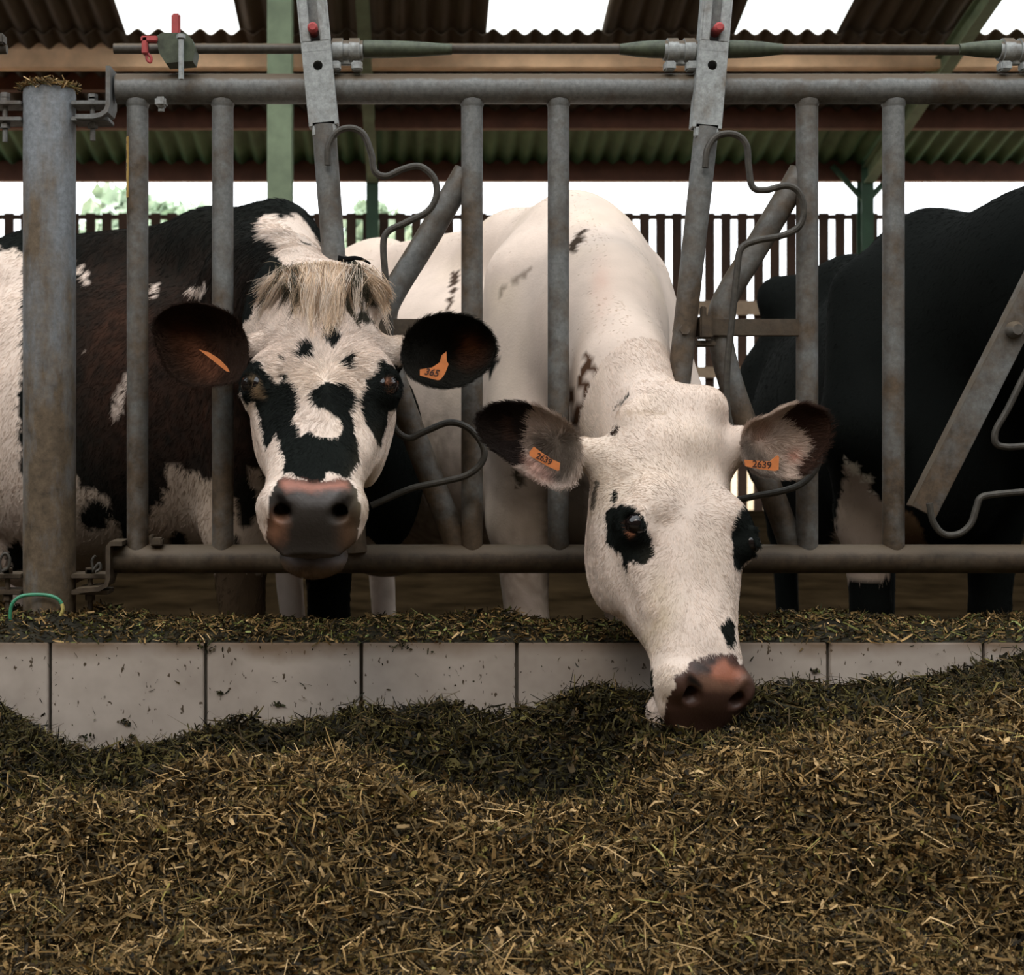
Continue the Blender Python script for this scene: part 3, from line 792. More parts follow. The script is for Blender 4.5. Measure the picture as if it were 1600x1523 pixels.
def tri_sample(V, Q, N, n, mask, g):
    T = np.vstack([Q[:, [0, 1, 2]], Q[:, [0, 2, 3]]]); T = T[mask[T].all(1)]
    a, b, c = V[T[:, 0]], V[T[:, 1]], V[T[:, 2]]
    ar = np.linalg.norm(np.cross(b-a, c-a), axis=1); i = g.choice(len(T), n, p=ar/ar.sum())
    u = g.random((n, 1)); v = g.random((n, 1)); f = (u+v > 1)[:, 0]; u[f] = 1-u[f]; v[f] = 1-v[f]
    return a[i]+u*(b[i]-a[i])+v*(c[i]-a[i]), N[T[i, 0]]
def curves_obj(name, pts, cols, r0, parent, material, r1=.25):
    """pts (n,k,3) world; cols (n,3)"""
    n, k, _ = pts.shape
    hc = bpy.data.hair_curves.new(name); hc.add_curves([k]*n)
    pts = pts-np.array(parent.location)
    hc.attributes['position'].data.foreach_set('vector', pts.astype(np.float32).ravel())
    ra = hc.attributes.get('radius') or hc.attributes.new('radius', 'FLOAT', 'POINT')
    prof = np.linspace(1, r1, k)
    r = (np.ones((n, 1))*prof)*(r0 if np.isscalar(r0) else np.asarray(r0)[:, None]); ra.data.foreach_set('value', r.astype(np.float32).ravel())
    ca = hc.attributes.new('col', 'FLOAT_COLOR', 'CURVE')
    c4 = np.concatenate([cols, np.ones((n, 1))], axis=1); ca.data.foreach_set('color', c4.astype(np.float32).ravel())
    hc.materials.append(material)
    o = bpy.data.objects.new(name, hc); return link(o, parent)
def grow_fur(name, V, Q, N, n, painter, flow, length, rad, parent, mask, seed, lift=.35, seg=4):
    g = np.random.default_rng(seed)
    p, nn = tri_sample(V, Q, N, n, mask, g)
    C = painter(p, nn)[:, :3]
    d = flow(p, nn)
    d = d-(d*nn).sum(1)[:, None]*nn; d /= np.linalg.norm(d, axis=1)[:, None]+1e-9
    # clumping: shared low-frequency swirl plus a little individual scatter
    s1 = np.stack([vnoise(p, 55, seed+k) for k in range(3)], 1)*.55+np.stack([vnoise(p, 220, seed+7+k) for k in range(3)], 1)*.35+g.normal(size=p.shape)*.16
    d = d+s1-(s1*nn).sum(1)[:, None]*nn; d /= np.linalg.norm(d, axis=1)[:, None]+1e-9
    Ln = (length(p) if callable(length) else length)*(.65+.7*g.random(n))
    lf = lift*(.7+.6*g.random((n, 1)))
    ts = np.linspace(0, 1, seg); pts = np.empty((n, seg, 3))
    for i, t in enumerate(ts):
        pts[:, i] = p-nn*.0012+Ln[:, None]*(d*t+nn*lf*(t-.62*t*t))
    C = C*(.80+.38*g.random((n, 1)))*(1+.12*vnoise(p, 120, seed+3)[:, None])
    return curves_obj(name, pts, np.clip(C, 0, 1), rad, parent, M['fur'])
def facing(V, N, lim=.35):
    view = V-EYE_POS; view /= np.linalg.norm(view, axis=1)[:, None]; return (view*N).sum(1) < lim

def ear_mesh(out, cxy, d0, dtip, cup, thick=.010, nr=14, na=72):
    """cupped ear: closed shell from an outline (pixels at d0), bowl opening to the viewer. returns V,Q,N"""
    o = np.array(out, float); o = np.vstack([o, o[:1]])
    sm = []
    for i in range(len(out)):
        p0, p1, p2, p3 = (np.array(out[(i+k-1) % len(out)], float) for k in range(4))
        for t in np.linspace(0, 1, 8, endpoint=False): sm.append(.5*(2*p1+(p2-p0)*t+(2*p0-5*p1+4*p2-p3)*t*t+(-p0+3*p1-3*p2+p3)*t**3))
    sm = np.array(sm); L = np.r_[0, np.cumsum(np.linalg.norm(np.diff(np.vstack([sm, sm[:1]]), axis=0), axis=1))]
    s = np.linspace(0, L[-1], na, endpoint=False); S = np.vstack([sm, sm[:1]])
    ring = np.stack([np.interp(s, L, S[:, 0]), np.interp(s, L, S[:, 1])], 1); c = np.array(cxy, float)
    root = np.array(out[0], float); tip = ring[np.argmax(((ring-root)**2).sum(1))]; ax = (tip-root)/np.linalg.norm(tip-root)**1; span = np.linalg.norm(tip-root)
    V = []; 
    def place(pp, r, back):
        t = np.clip(((pp-root) @ ax)/span, 0, 1); d = d0+(dtip-d0)*t
        dep = cup*(1-r*r)**.8*1.0
        d = d+dep+(thick*math.sqrt(max(0, 1-(r*.995)**6)) if back else 0)
        return np.stack([(pp[:, 0]-CX)/FPX*d0, d-3.0, ZC-(pp[:, 1]-CY)/FPX*d0], 1)
    rs = np.linspace(0, 1, nr)[1:]**.85
    V.append(place(c[None], 0, False))
    for r in rs: V.append(place(c+(ring-c)*r, r, False))
    V.append(place(c[None], 0, True))
    for r in rs[:-1]: V.append(place(c+(ring-c)*r, r, True))
    V = np.vstack(V); m_ = len(rs); Q = []
    f0 = lambda i, k: 1+i*na+k % na
    nb = 1+m_*na; b0 = lambda i, k: (nb+1+i*na+k % na) if i < m_-1 else f0(m_-1, k)
    for k in range(na):
        Q.append((0, f0(0, k), f0(0, k+1), 0)); Q.append((nb, b0(0, k+1), b0(0, k), nb))
        for i in range(m_-1):
            Q.append((f0(i, k), f0(i+1, k), f0(i+1, k+1), f0(i, k+1))); Q.append((b0(i, k+1), b0(i+1, k+1), b0(i+1, k), b0(i, k)))
    Q = np.array(Q)
    # outline orientation
    area = .5*np.sum(ring[:, 0]*np.roll(ring[:, 1], -1)-np.roll(ring[:, 0], -1)*ring[:, 1])
    if area > 0: Q = Q[:, ::-1]
    N = np.zeros_like(V)
    for a, b, c_ in ((0, 1, 2), (0, 2, 3)):
        fn = np.cross(V[Q[:, b]]-V[Q[:, a]], V[Q[:, c_]]-V[Q[:, a]])
        for q in (a, b, c_): np.add.at(N, Q[:, q], fn)
    N /= np.linalg.norm(N, axis=1)[:, None]+1e-12
    return V, Q, N

def merge_cow(name, parts, loc):
    """parts: list of (V,Q,C) -> one mesh object"""
    Vs, Qs, Cs, n = [], [], [], 0
    for V, Q, C in parts: Vs.append(V); Qs.append(Q+n); Cs.append(C); n += len(V)
    V = np.vstack(Vs)-np.asarray(loc); Q = np.vstack(Qs); C = np.vstack(Cs)
    tri = (Q[:, 0] == Q[:, 3]); F = [tuple(q[:3]) if t else tuple(q) for q, t in zip(Q.tolist(), tri)]
    me = bpy.data.meshes.new(name); me.from_pydata(V.tolist(), [], F); me.update()
    me.polygons.foreach_set('use_smooth', np.ones(len(me.polygons), dtype=bool))
    a = me.color_attributes.new('col', 'FLOAT_COLOR', 'POINT'); a.data.foreach_set('color', C.astype(np.float32).ravel())
    me.materials.append(M['coat']); o = bpy.data.objects.new(name, me); o.location = loc; return link(o)
def cut(V, Q, keep):
    Q = Q[keep[Q].all(1)]; used = np.unique(Q); m_ = -np.ones(len(V), int); m_[used] = np.arange(len(used)); return used, m_[Q]

def eyeball(head, parent, sx, r=.0195):
    c = head_pt(head, sx*.1035, .217+head.get('ey', 0), -.013); bm = bmesh.new(); bmesh.ops.create_uvsphere(bm, u_segments=24, v_segments=16, radius=r*head['s'])
    v = np.array([tuple(x.co) for x in bm.verts])+c-np.array(parent.location); f = [tuple(x.index for x in q.verts) for q in bm.faces]; bm.free()
    return mesh_obj('eye', v, f, M['eye'], parent, smooth=True)
def ear_tag(poly, d, text, tc, size, ang, parent, label, skew=0):
    mb = MB(); mb.prism([(P(x, y, d)[0], P(x, y, d)[2]) for x, y in poly], None, d-3-.0022, d-3)
    t = mb.build('ear_tag', M['tag'], parent, smooth=False); t['label'] = label
    if text:
        fc = bpy.data.curves.new('tag_number', 'FONT'); fc.body = text; fc.size = size/FPX*d; fc.align_x = 'CENTER'; fc.align_y = 'CENTER'; fc.extrude = .0003; fc.offset = .00035; fc.shear = skew
        fc.materials.append(M['tagink']); o = bpy.data.objects.new('tag_number', fc)
        p = P(tc[0], tc[1], d)-np.array(parent.location); o.location = (p[0], p[1]-.0027, p[2])
        o.rotation_euler = (Matrix.Rotation(math.radians(ang), 4, 'Y') @ Matrix.Rotation(math.pi/2, 4, 'X')).to_euler()
        link(o, t); bpy.context.view_layer.update(); me = bpy.data.meshes.new_from_object(o.evaluated_get(bpy.context.evaluated_depsgraph_get()))
        q = bpy.data.objects.new('tag_number', me); me.materials.clear(); me.materials.append(M['tagink']); q.location = o.location; q.rotation_euler = o.rotation_euler; bpy.data.objects.remove(o); q.name = 'tag_number'; link(q, t)
    return t
def unit(v): v = np.asarray(v, float); return v/np.linalg.norm(v)

def make_cow(name, body, head, neck, head_layers, body_layers, base_head, base_body, ears, cutpt, cutn, boxh, boxb, hb=.016, hh=.0036, head_spots=(), body_spots=(), extra=()):
    Hf = head_field(head); pr, R, T = body_prims(body)
    lat = unit(np.cross(neck[-1][0]-neck[0][0], [0, 0, 1]))
    nk = [(cone(a, b, ra, rb, lat, sq), k) for (a, ra), (b, rb), sq, k in [(neck[i][:2], neck[i+1][:2], neck[i][2], neck[i][3]) for i in range(len(neck)-1)]]
    full = field([pr[0]]+pr[1:]+nk+[(Hf, .035)]+list(extra))
    local = field([nk[0]]+nk[1:]+[(Hf, .035)]+list(extra))
    cutn = unit(cutn)
    Vh, Qh = surface_nets(full, boxh[0], boxh[1], hh); Vh, Nh = relax(full, Vh, 2)
    u, Qh = cut(Vh, Qh, ((Vh-cutpt) @ cutn) > -hh*1.5); Vh, Nh = Vh[u], Nh[u]
    Vb, Qb = surface_nets(full, boxb[0], boxb[1], hb); Vb, Nb = relax(full, Vb, 2)
    u, Qb = cut(Vb, Qb, ((Vb-cutpt) @ cutn) < hb*1.2); Vb, Nb = Vb[u], Nb[u]
    ph = lambda V, N: soft(paint(V, N, base_head, head_layers, 2.0, 1), V, head_spots)
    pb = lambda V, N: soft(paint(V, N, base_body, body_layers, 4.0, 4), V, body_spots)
    parts = [(Vh, Qh, ph(Vh, Nh)), (Vb, Qb, pb(Vb, Nb))]
    ed = []
    for e in ears:
        Ve, Qe, Ne = ear_mesh(*e['geo']); pe = (lambda V, N, e=e: soft(paint(V, N, e['base'], e['layers'], 1.6, 2), V, e.get('spots', ())))
        parts.append((Ve, Qe, pe(Ve, Ne))); ed.append((Ve, Qe, Ne, pe, e))
    loc = tuple(np.array([body['W'][0], body['W'][1], 0]))
    cow = merge_cow(name, parts, loc)
    return cow, dict(h=(Vh, Qh, Nh, ph), b=(Vb, Qb, Nb, pb), e=ed, full=full)

# ------------------------------------------------------------------ cow facing us (black and white face)
th = math.radians(48)
ev = unit((-.012, -math.sin(th), -math.cos(th))); eu = unit(np.array([1, 0, .0])-ev*ev[0]); ew = np.cross(ev, eu); ew = ew if ew[2] > 0 else -ew
head1 = dict(O=P(511, 464, 2.88), eu=eu, ev=ev, ew=ew, s=1.10, wa=1.12, tp=.52, sh=.16, vl=.95, ey=.026)
body1 = dict(W=(-.345, .62, 0), h=(.78, -.62, 0), s=1.03, Lh=.98)
neck1 = [(P(425, 520, 3.62), .27, .62, .10), (P(440, 520, 3.30), .21, .62, .08), (P(470, 520, 3.02), .165, .70, .06), (P(502, 535, 2.90), .135, .8, .05)]
F1 = [  # face markings traced on the coat
 (BK, [(300,290),(425,290),(425,400),(447,412),(432,428),(412,452),(400,478),(392,498),(380,512),(340,540),(300,560)]),
 (WH, [(405,345),(415,330),(440,322),(462,328),(482,350),(505,395),(520,420),(450,416),(440,415),(430,400),(440,385),(425,375),(405,370)]),
 (BK, [(403,566),(410,569),(417,581),(428,595),(435,599),(443,593),(444,584),(449,584),(454,595),(466,604),(469,620),(468,635),(460,648),(459,657),(465,665),(470,684),(481,669),(490,680),(509,683),(529,683),(533,673),(532,657),(525,646),(510,642),(498,638),(488,628),(486,615),(490,609),(498,602),(512,598),(533,598),(546,606),(555,620),(554,632),(548,645),(553,660),(553,675),(558,695),(561,721),(550,733),(546,744),(538,748),(530,742),(522,740),(512,739),(508,747),(500,751),(488,753),(475,749),(462,744),(458,738),(443,738),(446,720),(440,705),(434,677),(425,690),(417,704),(412,686),(409,657),(404,645),(398,628),(386,632),(370,600),(380,565),(395,560)]),
 (BK, [(590,562),(595,559),(604,567),(623,573),(640,585),(645,620),(628,636),(620,637),(608,645),(600,677),(596,697),(588,686),(571,662),(564,644),(560,626),(566,608),(573,593),(579,582),(588,576)]),
 ((.22,.10,.06), [(599,592),(606,590),(611,600),(607,612),(600,606)], .8, .7, 4),
 (BK, [(468,543),(475,536),(483,536),(491,545),(494,560),(482,563),(470,566),(467,555)]),
 (BK, [(508,512),(516,508),(524,512),(531,526),(527,541),(518,546),(508,538)]),
 (BK, [(530,566),(545,552),(548,565),(547,577),(541,576)]),
 (BK, [(438,553),(444,556),(447,564),(442,565)]),
 ((.03, .028, .02), [(553,503),(560,488),(572,488),(582,505),(590,509),(575,509),(560,507)]),
 ((.05, .045, .03), [(440,432),(455,416),(495,412),(497,425),(465,437),(450,450),(442,452)]),
 ((.04, .037, .025), [(528,412),(548,420),(562,450),(577,480),(592,486),(572,440),(550,418)]),
 ((.25, .17, .10), [(392,585),(402,590),(412,610),(416,622),(405,622),(396,612)], .8, .8, 6),
 ((.024, .019, .015), [(419,800),(421,780),(428,758),(441,745),(459,748),(488,752),(536,748),(546,750),(557,765),(563,785),(564,805),(561,824),(559,848),(548,872),(560,900),(500,912),(430,900),(428,866),(416,844),(417,824)], 1, .66),
 ((.30, .11, .07), [(438,757),(441,747),(459,749),(488,754),(536,750),(545,754),(544,764),(510,766),(497,772),(490,766),(460,764),(446,768)], .85, .4, 7),
 ((.22, .10, .055), [(417,845),(417,824),(424,800),(440,798),(448,812),(444,835),(440,850)], .8, .45, 14),
 ((.15, .14, .14), [(447,768),(495,774),(540,766),(530,778),(515,786),(480,786),(462,780)], .6, .35, 12),
 ((.10, .05, .025), [(530,815),(558,800),(560,845),(545,860),(530,850)], .7, .45, 14),
 ((.012, .010, .009), [(430,773),(444,774),(457,789),(458,806),(447,803),(436,790)], 1, .85, 3),
 ((.012, .010, .009), [(555,773),(541,775),(527,790),(526,806),(538,803),(549,790)], 1, .85, 3),
 ((.11, .09, .09), [(440,867),(470,872),(545,869),(548,876),(528,884),(490,886),(450,880)], .85, .6, 7),
 ((.12, .075, .045), [(434,876),(450,881),(490,887),(530,885),(548,878),(552,892),(520,912),(470,912),(436,896)], .9, .7, 8),
]
B1 = [
 (WH, [(405,345),(415,330),(440,322),(462,328),(482,350),(505,395),(560,440),(560,480),(440,440),(440,415),(430,400),(440,385),(425,375),(405,370)]),
 (BK, [(440,310),(462,325),(462,345),(445,338),(425,332),(405,345),(395,330)]),
 (BK, [(480,378),(490,392),(482,392),(474,384)]),
 (WH, [(-600,250),(20,392),(40,400),(36,480),(36,560),(28,640),(30,700),(40,760),(60,760),(60,1000),(-600,1000)]),
 (BK, [(28,640),(36,620),(60,650),(60,700),(34,700)]),
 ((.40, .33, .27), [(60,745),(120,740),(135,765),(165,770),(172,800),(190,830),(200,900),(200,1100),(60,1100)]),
 (BK, [(8,860),(30,845),(45,870),(45,890),(10,895)]), (BK, [(125,790),(150,775),(172,800),(168,825),(140,830),(128,815)]),
 (WH, [(118,412),(132,418),(143,440),(135,452),(128,430),(120,425)]), (WH, [(230,462),(246,440),(249,446),(236,464)]),
 (WH, [(290,452),(308,448),(322,444),(330,440),(318,462),(300,464)]), (WH, [(129,548),(142,542),(136,552)]),
 (WH, [(178,620),(190,600),(196,580),(197,600),(190,635),(180,662),(176,650)]),
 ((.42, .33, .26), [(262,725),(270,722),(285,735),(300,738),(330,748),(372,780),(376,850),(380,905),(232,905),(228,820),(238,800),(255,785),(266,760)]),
 (BK, [(262,845),(272,828),(290,830),(296,850),(288,862),(266,860)]), (BK, [(366,775),(396,770),(402,805),(388,822),(368,815)]),
 (BK, [(365,830),(376,835),(376,860),(365,860)]),
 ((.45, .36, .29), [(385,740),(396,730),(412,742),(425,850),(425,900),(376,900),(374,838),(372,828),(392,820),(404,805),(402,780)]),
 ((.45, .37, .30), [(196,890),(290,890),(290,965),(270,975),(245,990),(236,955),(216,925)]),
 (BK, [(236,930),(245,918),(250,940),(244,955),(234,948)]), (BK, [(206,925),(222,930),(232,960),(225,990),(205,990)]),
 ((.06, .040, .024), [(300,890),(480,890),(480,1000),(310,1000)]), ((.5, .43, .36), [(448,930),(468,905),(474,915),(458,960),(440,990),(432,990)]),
]
ears1 = [
 dict(geo=([(388,545),(378,512),(358,490),(325,475),(290,470),(255,476),(234,492),(229,515),(240,550),(262,585),(300,602),(345,600),(378,588)], (302, 532), 2.78, 2.86, .075), base=DK,
      layers=[(BR, [(262,500),(300,505),(340,545),(350,585),(320,596),(290,575),(268,540)], .8, .8, 16), ((.10,.04,.022), [(285,515),(312,530),(345,570),(335,592),(308,575)], .7, .8, 12)]),
 dict(geo=([(628,545),(640,515),(668,494),(705,487),(742,494),(768,512),(779,538),(774,560),(752,585),(718,602),(680,604),(648,592),(632,575)], (705, 545), 2.78, 2.86, .070), base=(.010,.009,.007),
      layers=[(BR, [(712,520),(740,515),(762,535),(755,565),(725,575),(712,560)], .8, .8, 14), ((.22,.085,.035), [(722,530),(740,526),(745,540),(735,552),(722,548)], .6, .8, 8)]),
]
ex1 = [(ell(head_pt(head1, 0, -.005, .008), (.085, .07, .055)), .05), (ell(P(606, 715, 3.34), (.085, .15, .21)), .10), (cone(head_pt(head1, -.06, .11, -.08), P(398, 545, 2.88), .050, .030), .03), (cone(head_pt(head1, .06, .11, -.08), P(622, 548, 2.88), .050, .030), .03)]
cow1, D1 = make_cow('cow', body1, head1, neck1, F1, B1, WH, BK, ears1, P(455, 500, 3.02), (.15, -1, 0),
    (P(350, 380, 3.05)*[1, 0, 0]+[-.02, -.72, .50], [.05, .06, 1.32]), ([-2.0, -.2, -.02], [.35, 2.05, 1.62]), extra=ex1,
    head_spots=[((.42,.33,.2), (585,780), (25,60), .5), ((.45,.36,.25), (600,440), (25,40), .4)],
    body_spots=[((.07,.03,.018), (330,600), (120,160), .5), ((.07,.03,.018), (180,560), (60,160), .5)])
# chest and dewlap hang right of the face
tag(cow1, 'black and white cow with a long blond forelock facing straight out of the headlock', 'cow', 'cows at the feed fence')
def radial(cx, cy, down=.25):
    def f(p, n):
        px, py = proj(p); v = np.stack([px-cx, np.zeros(len(px)), -(py-cy)], 1); v /= np.linalg.norm(v, axis=1)[:, None]+1e-6; v[:, 2] -= down; return v
    return f
def const(v):
    v = np.array(v, float); return lambda p, n: np.tile(v, (len(p), 1))
def not_muzzle(V, poly, extra=0):
    px, py = proj(V); return ~inpoly(px, py, poly)
MZ1 = [(416,850),(417,800),(424,768),(440,745),(488,750),(545,748),(562,775),(566,800),(562,850),(550,872),(545,880),(440,880)]
QUICK = globals().get('QUICK', False)
FN = .15 if QUICK else 1.0
V, Q, N, ph = D1['h']
def len1(p):
    px, py = proj(p); return .0075+.010*np.exp(-(((px-505)/90)**2+((py-540)/90)**2))
grow_fur('face_fur', V, Q, N, int(90000*FN), ph, radial(510, 600), len1, .00042, cow1, facing(V, N)&not_muzzle(V, MZ1), 21, .45)
V, Q, N, pb = D1['b']; vis = facing(V, N, .25)
grow_fur('body_fur', V, Q, N, int(90000*FN), pb, const((-.5, .3, -.8)), .017, .0007, cow1, vis, 22, .25)
for k, (V, Q, N, pe, e) in enumerate(D1['e']):
    cx = e['geo'][1]; grow_fur('ear_fur', V, Q, N, int(9000*FN), pe, radial(cx[0]+(40 if k == 0 else -40), cx[1], 0), .013, .0004, cow1, facing(V, N, .6), 30+k, .5)
for sx in (-1, 1): eyeball(head1, cow1, sx)
ear_tag([(656,586.5),(672,591),(683.5,594),(688,593),(693,587),(696,582),(701,569),(698,563.5),(697.5,549),(690,555),(687,566),(675,574),(656,577)], 2.79, '365', (674,582), 15, 9, cow1, 'orange ear tag numbered 365', .25)
ear_tag([(311,546),(326,550),(342,560),(355,573),(359,581),(354,580),(340,569),(325,557)], 2.79, None, None, 0, 0, cow1, 'orange ear tag seen edge-on')

# forelock: long strands hanging from the poll over the forehead
def head_hits(D):
    from mathutils.bvhtree import BVHTree
    V, Q = D['h'][0], D['h'][1]; return BVHTree.FromPolygons(V.tolist(), Q.tolist())
bvh1 = head_hits(D1)
def hit_y(bvh, px, py, dflt):
    o = Vector(tuple(EYE_POS)); dr = Vector(((px-CX)/FPX, 1, -(py-CY)/FPX)).normalized(); h_ = bvh.ray_cast(o, dr)
    return h_[0].y+3 if h_[0] is not None else dflt
def forelock():
    g = np.random.default_rng(5); K = 8; S, Cc, Rr = [], [], []
    # clump guides: root px, tip px, bulge
    guides = []
    for i in range(95):
        t = g.random(); rxp = 456+112*t+g.normal()*6; ryp = 416+10*abs(t-.5)+g.normal()*3
        spread = (t-.5); tipx = 508+spread*135+g.normal()*13; tipy = 528-abs(spread)*95-40*g.random()**2+g.normal()*12
        guides.append(((rxp, ryp), (tipx, tipy), g.normal()*7, t))
    for i in range(22):
        guides.append(((455+g.normal()*8, 424+g.normal()*3), (402+g.normal()*9, 478+g.normal()*14), -6+g.normal()*3, 0.05))
    for i in range(18):
        guides.append(((565+g.normal()*9, 424+g.normal()*3), (606+g.normal()*9, 478+g.normal()*14), 8+g.normal()*3, .95))
    for (a, b_, bul, t) in guides:
        r_ = g.random()
        if t < .18 and r_ < .35 or .70 < t < .95 and r_ < .55: base = (.055, .048, .032)
        elif r_ < .5: base = (.66, .50, .36)
        elif r_ < .78: base = (.70, .59, .49)
        else: base = (.30, .20, .13)
        n = int(30+22*g.random()); ys = []
        for j in range(K):
            s_ = j/(K-1); px = a[0]+(b_[0]-a[0])*s_**1.3+bul*math.sin(math.pi*s_); py = a[1]+(b_[1]-a[1])*s_
            ys.append((px, py, hit_y(bvh1, px, min(max(py, 428), 560), 2.84)))
        for _ in range(n):
            e0 = g.normal(size=2)*[7, 3]; e1 = g.normal(size=2)*[2.2, 6]; lf = .004+.012*g.random(); cut_ = .7+.3*g.random(); cv = g.normal()*3
            pts = []
            for j in range(K):
                s_ = j/(K-1)*cut_; jf = s_*(K-1); j0 = min(int(jf), K-2); f_ = jf-j0
                px, py, d = [ys[j0][q]*(1-f_)+ys[j0+1][q]*f_ for q in range(3)]
                px += e0[0]*(1-s_)+e1[0]*s_+cv*math.sin(math.pi*s_*1.3); py += e0[1]*(1-s_)+e1[1]*s_
                pts.append(P(px, py, d-lf*math.sin(math.pi*min(1, s_*1.1+.12))-.002))
            S.append(pts); Cc.append(np.array(base)*(.75+.5*g.random())); Rr.append(.00042)
    # stray wisps standing off the poll
    for _ in range(60):
        x0 = 505+g.normal()*22; p0 = P(x0, 420, 2.84); dr = np.array([g.normal()*.6+(x0-505)*.02, -.1, .8+.4*g.random()]); L = .02+.025*g.random()
        S.append([p0+dr*L*s_+np.array([0, 0, -.03])*s_*s_ for s_ in np.linspace(0, 1, K)]); Cc.append(np.array((.5, .4, .28))); Rr.append(.0003)
    o = curves_obj('forelock', np.array(S), np.clip(np.array(Cc), 0, 1), np.array(Rr), cow1, M['fur'], .4); o['label'] = 'long blond and grey forelock'
forelock()
mbt = MB(); mbt.tube(px_path([(528,404),(540,405),(555,403),(568,406),(579,412)], 2.90), [px2m(r) for r in np.linspace(5, 1.5, 41)], 10, flat=.6)
o = mbt.build('dark_tuft', M['hole'], cow1); o['label'] = 'black tuft of hair behind the poll'

# ------------------------------------------------------------------ white cow eating
ev = unit(P(1160, 1075, 2.56)-P(1070, 640, 2.86)); yaw = math.radians(25)
# lateral axis turned so that the face looks to the picture's right
eu = unit(np.cross(np.array([math.sin(yaw), -math.cos(yaw), 0.0]), ev)); eu = eu if eu[0] > 0 else -eu; ew = np.cross(ev, eu); ew = ew if ew[1] < 0 else -ew
head2 = dict(O=P(1056, 654, 2.84), eu=eu, ev=ev, ew=ew, s=1.12, wa=1.14, vl=.94, ey=.018)
body2 = dict(W=(.40, .68, 0), h=(.50, -.866, 0), s=1.04, Lh=1.0)
neck2 = [(P(905, 480, 3.62), .27, .72, .10), (P(935, 520, 3.35), .20, .70, .08), (P(968, 610, 3.08), .155, .68, .06), (P(1010, 720, 2.93), .125, .85, .05)]
HB2 = (.06, .028, .016)
F2 = [
 (BK, [(958,788),(975,789),(990,789),(1006,806),(1012,830),(1021,845),(1023,867),(1010,881),(996,878),(980,879),(982,900),(976,886),(972,870),(965,860),(950,852),(948,822),(946,800),(952,795)]),
 (BK, [(955,768),(961,762),(965,768),(964,783),(957,785)]), (BK, [(930,750),(938,755),(932,775),(928,797),(923,790)], .8),
 (BK, [(1152,800),(1164,785),(1179,776),(1200,776),(1200,860),(1170,875),(1154,894),(1147,879),(1143,845),(1145,819)]),
 ((.30,.12,.06), [(977,816),(984,815),(992,828),(990,840),(982,832)], .9, .6, 3),
 (BK, [(1124,980),(1137,963),(1147,972),(1149,999),(1145,1012),(1134,1006),(1130,991)]),
 ((.03,.02,.015), [(954,679),(957,671),(967,665),(966,672),(960,680)]),
 ((.03,.03,.025), [(955,641),(982,617),(984,619),(960,642)]), ((.40,.30,.22), [(972,642),(1000,645),(1042,643),(1042,646),(1000,649),(974,645)], .6),  # thin dark mark paints the shade of a skin crease at the poll
 (BK, [(1012,1045),(1020,1045),(1022,1088),(1014,1085)]),
 ((.055,.026,.018), [(1053,1053),(1070,1047),(1076,1034),(1107,1024),(1130,1020),(1150,1024),(1157,1041),(1164,1029),(1180,1038),(1186,1080),(1186,1160),(1030,1160),(1044,1087),(1056,1075)], 1, .45),
 ((.36,.13,.075), [(1111,1040),(1125,1030),(1140,1034),(1152,1048),(1160,1045),(1160,1060),(1140,1066),(1110,1062)], .85, .45, 8),
 ((.26,.14,.09), [(1082,1054),(1100,1056),(1150,1070),(1165,1050),(1168,1065),(1150,1082),(1100,1076)], .6, .45, 10),
 ((.03,.018,.014), [(1080,1036),(1095,1035),(1107,1042),(1110,1052),(1098,1052),(1086,1046)], .9, .5, 5), ((.02,.012,.01), [(1107,1028),(1118,1028),(1118,1035),(1108,1036)], .9, .5, 4),
 ((.05,.022,.015), [(1136,1026),(1148,1026),(1154,1040),(1148,1044),(1137,1038)], .8, .5, 6),
 ((.01,.008,.007), [(1074,1056),(1084,1056),(1096,1068),(1098,1076),(1086,1070),(1078,1066)], 1, .5, 4),
]
SP = (.075, .038, .022)
B2 = [
 ((.05,.035,.025), [(894,372),(908,358),(915,359),(906,380),(893,396),(889,390)]),
 (SP, [(716,550+0),(716,550),(720,545)]),
 (SP, [(913,552),(925,551),(929,562),(922,580),(910,588),(906,575)]), (SP, [(903,578),(918,580),(921,600),(912,612),(904,600)]), (SP, [(928,576),(938,578),(940,590),(932,604),(924,600)]),
 (SP, [(964,594),(958,606),(940,626),(926,632),(930,618),(948,602)]), (SP, [(926,604),(922,622),(918,640),(904,662),(890,662),(898,640),(908,618)]), (SP, [(890,610),(898,600),(896,630),(889,645)]),
 ((.06,.04,.03), [(702,428),(716,424),(712,450),(704,485),(699,480),(704,455)]), ((.10,.07,.045), [(773,462),(775,455),(800,435),(828,418),(832,422),(805,445),(782,460)], .6),
 (BK, [(762,575),(768,558),(778,555),(779,568),(772,584),(764,585)]), (BK, [(802,735),(812,735),(820,750),(819,765),(808,762),(803,748)]),
 ((.03,.025,.02), [(846,742),(925,735),(925,900),(900,980),(860,980),(852,880)], .9, .8, 12),
]
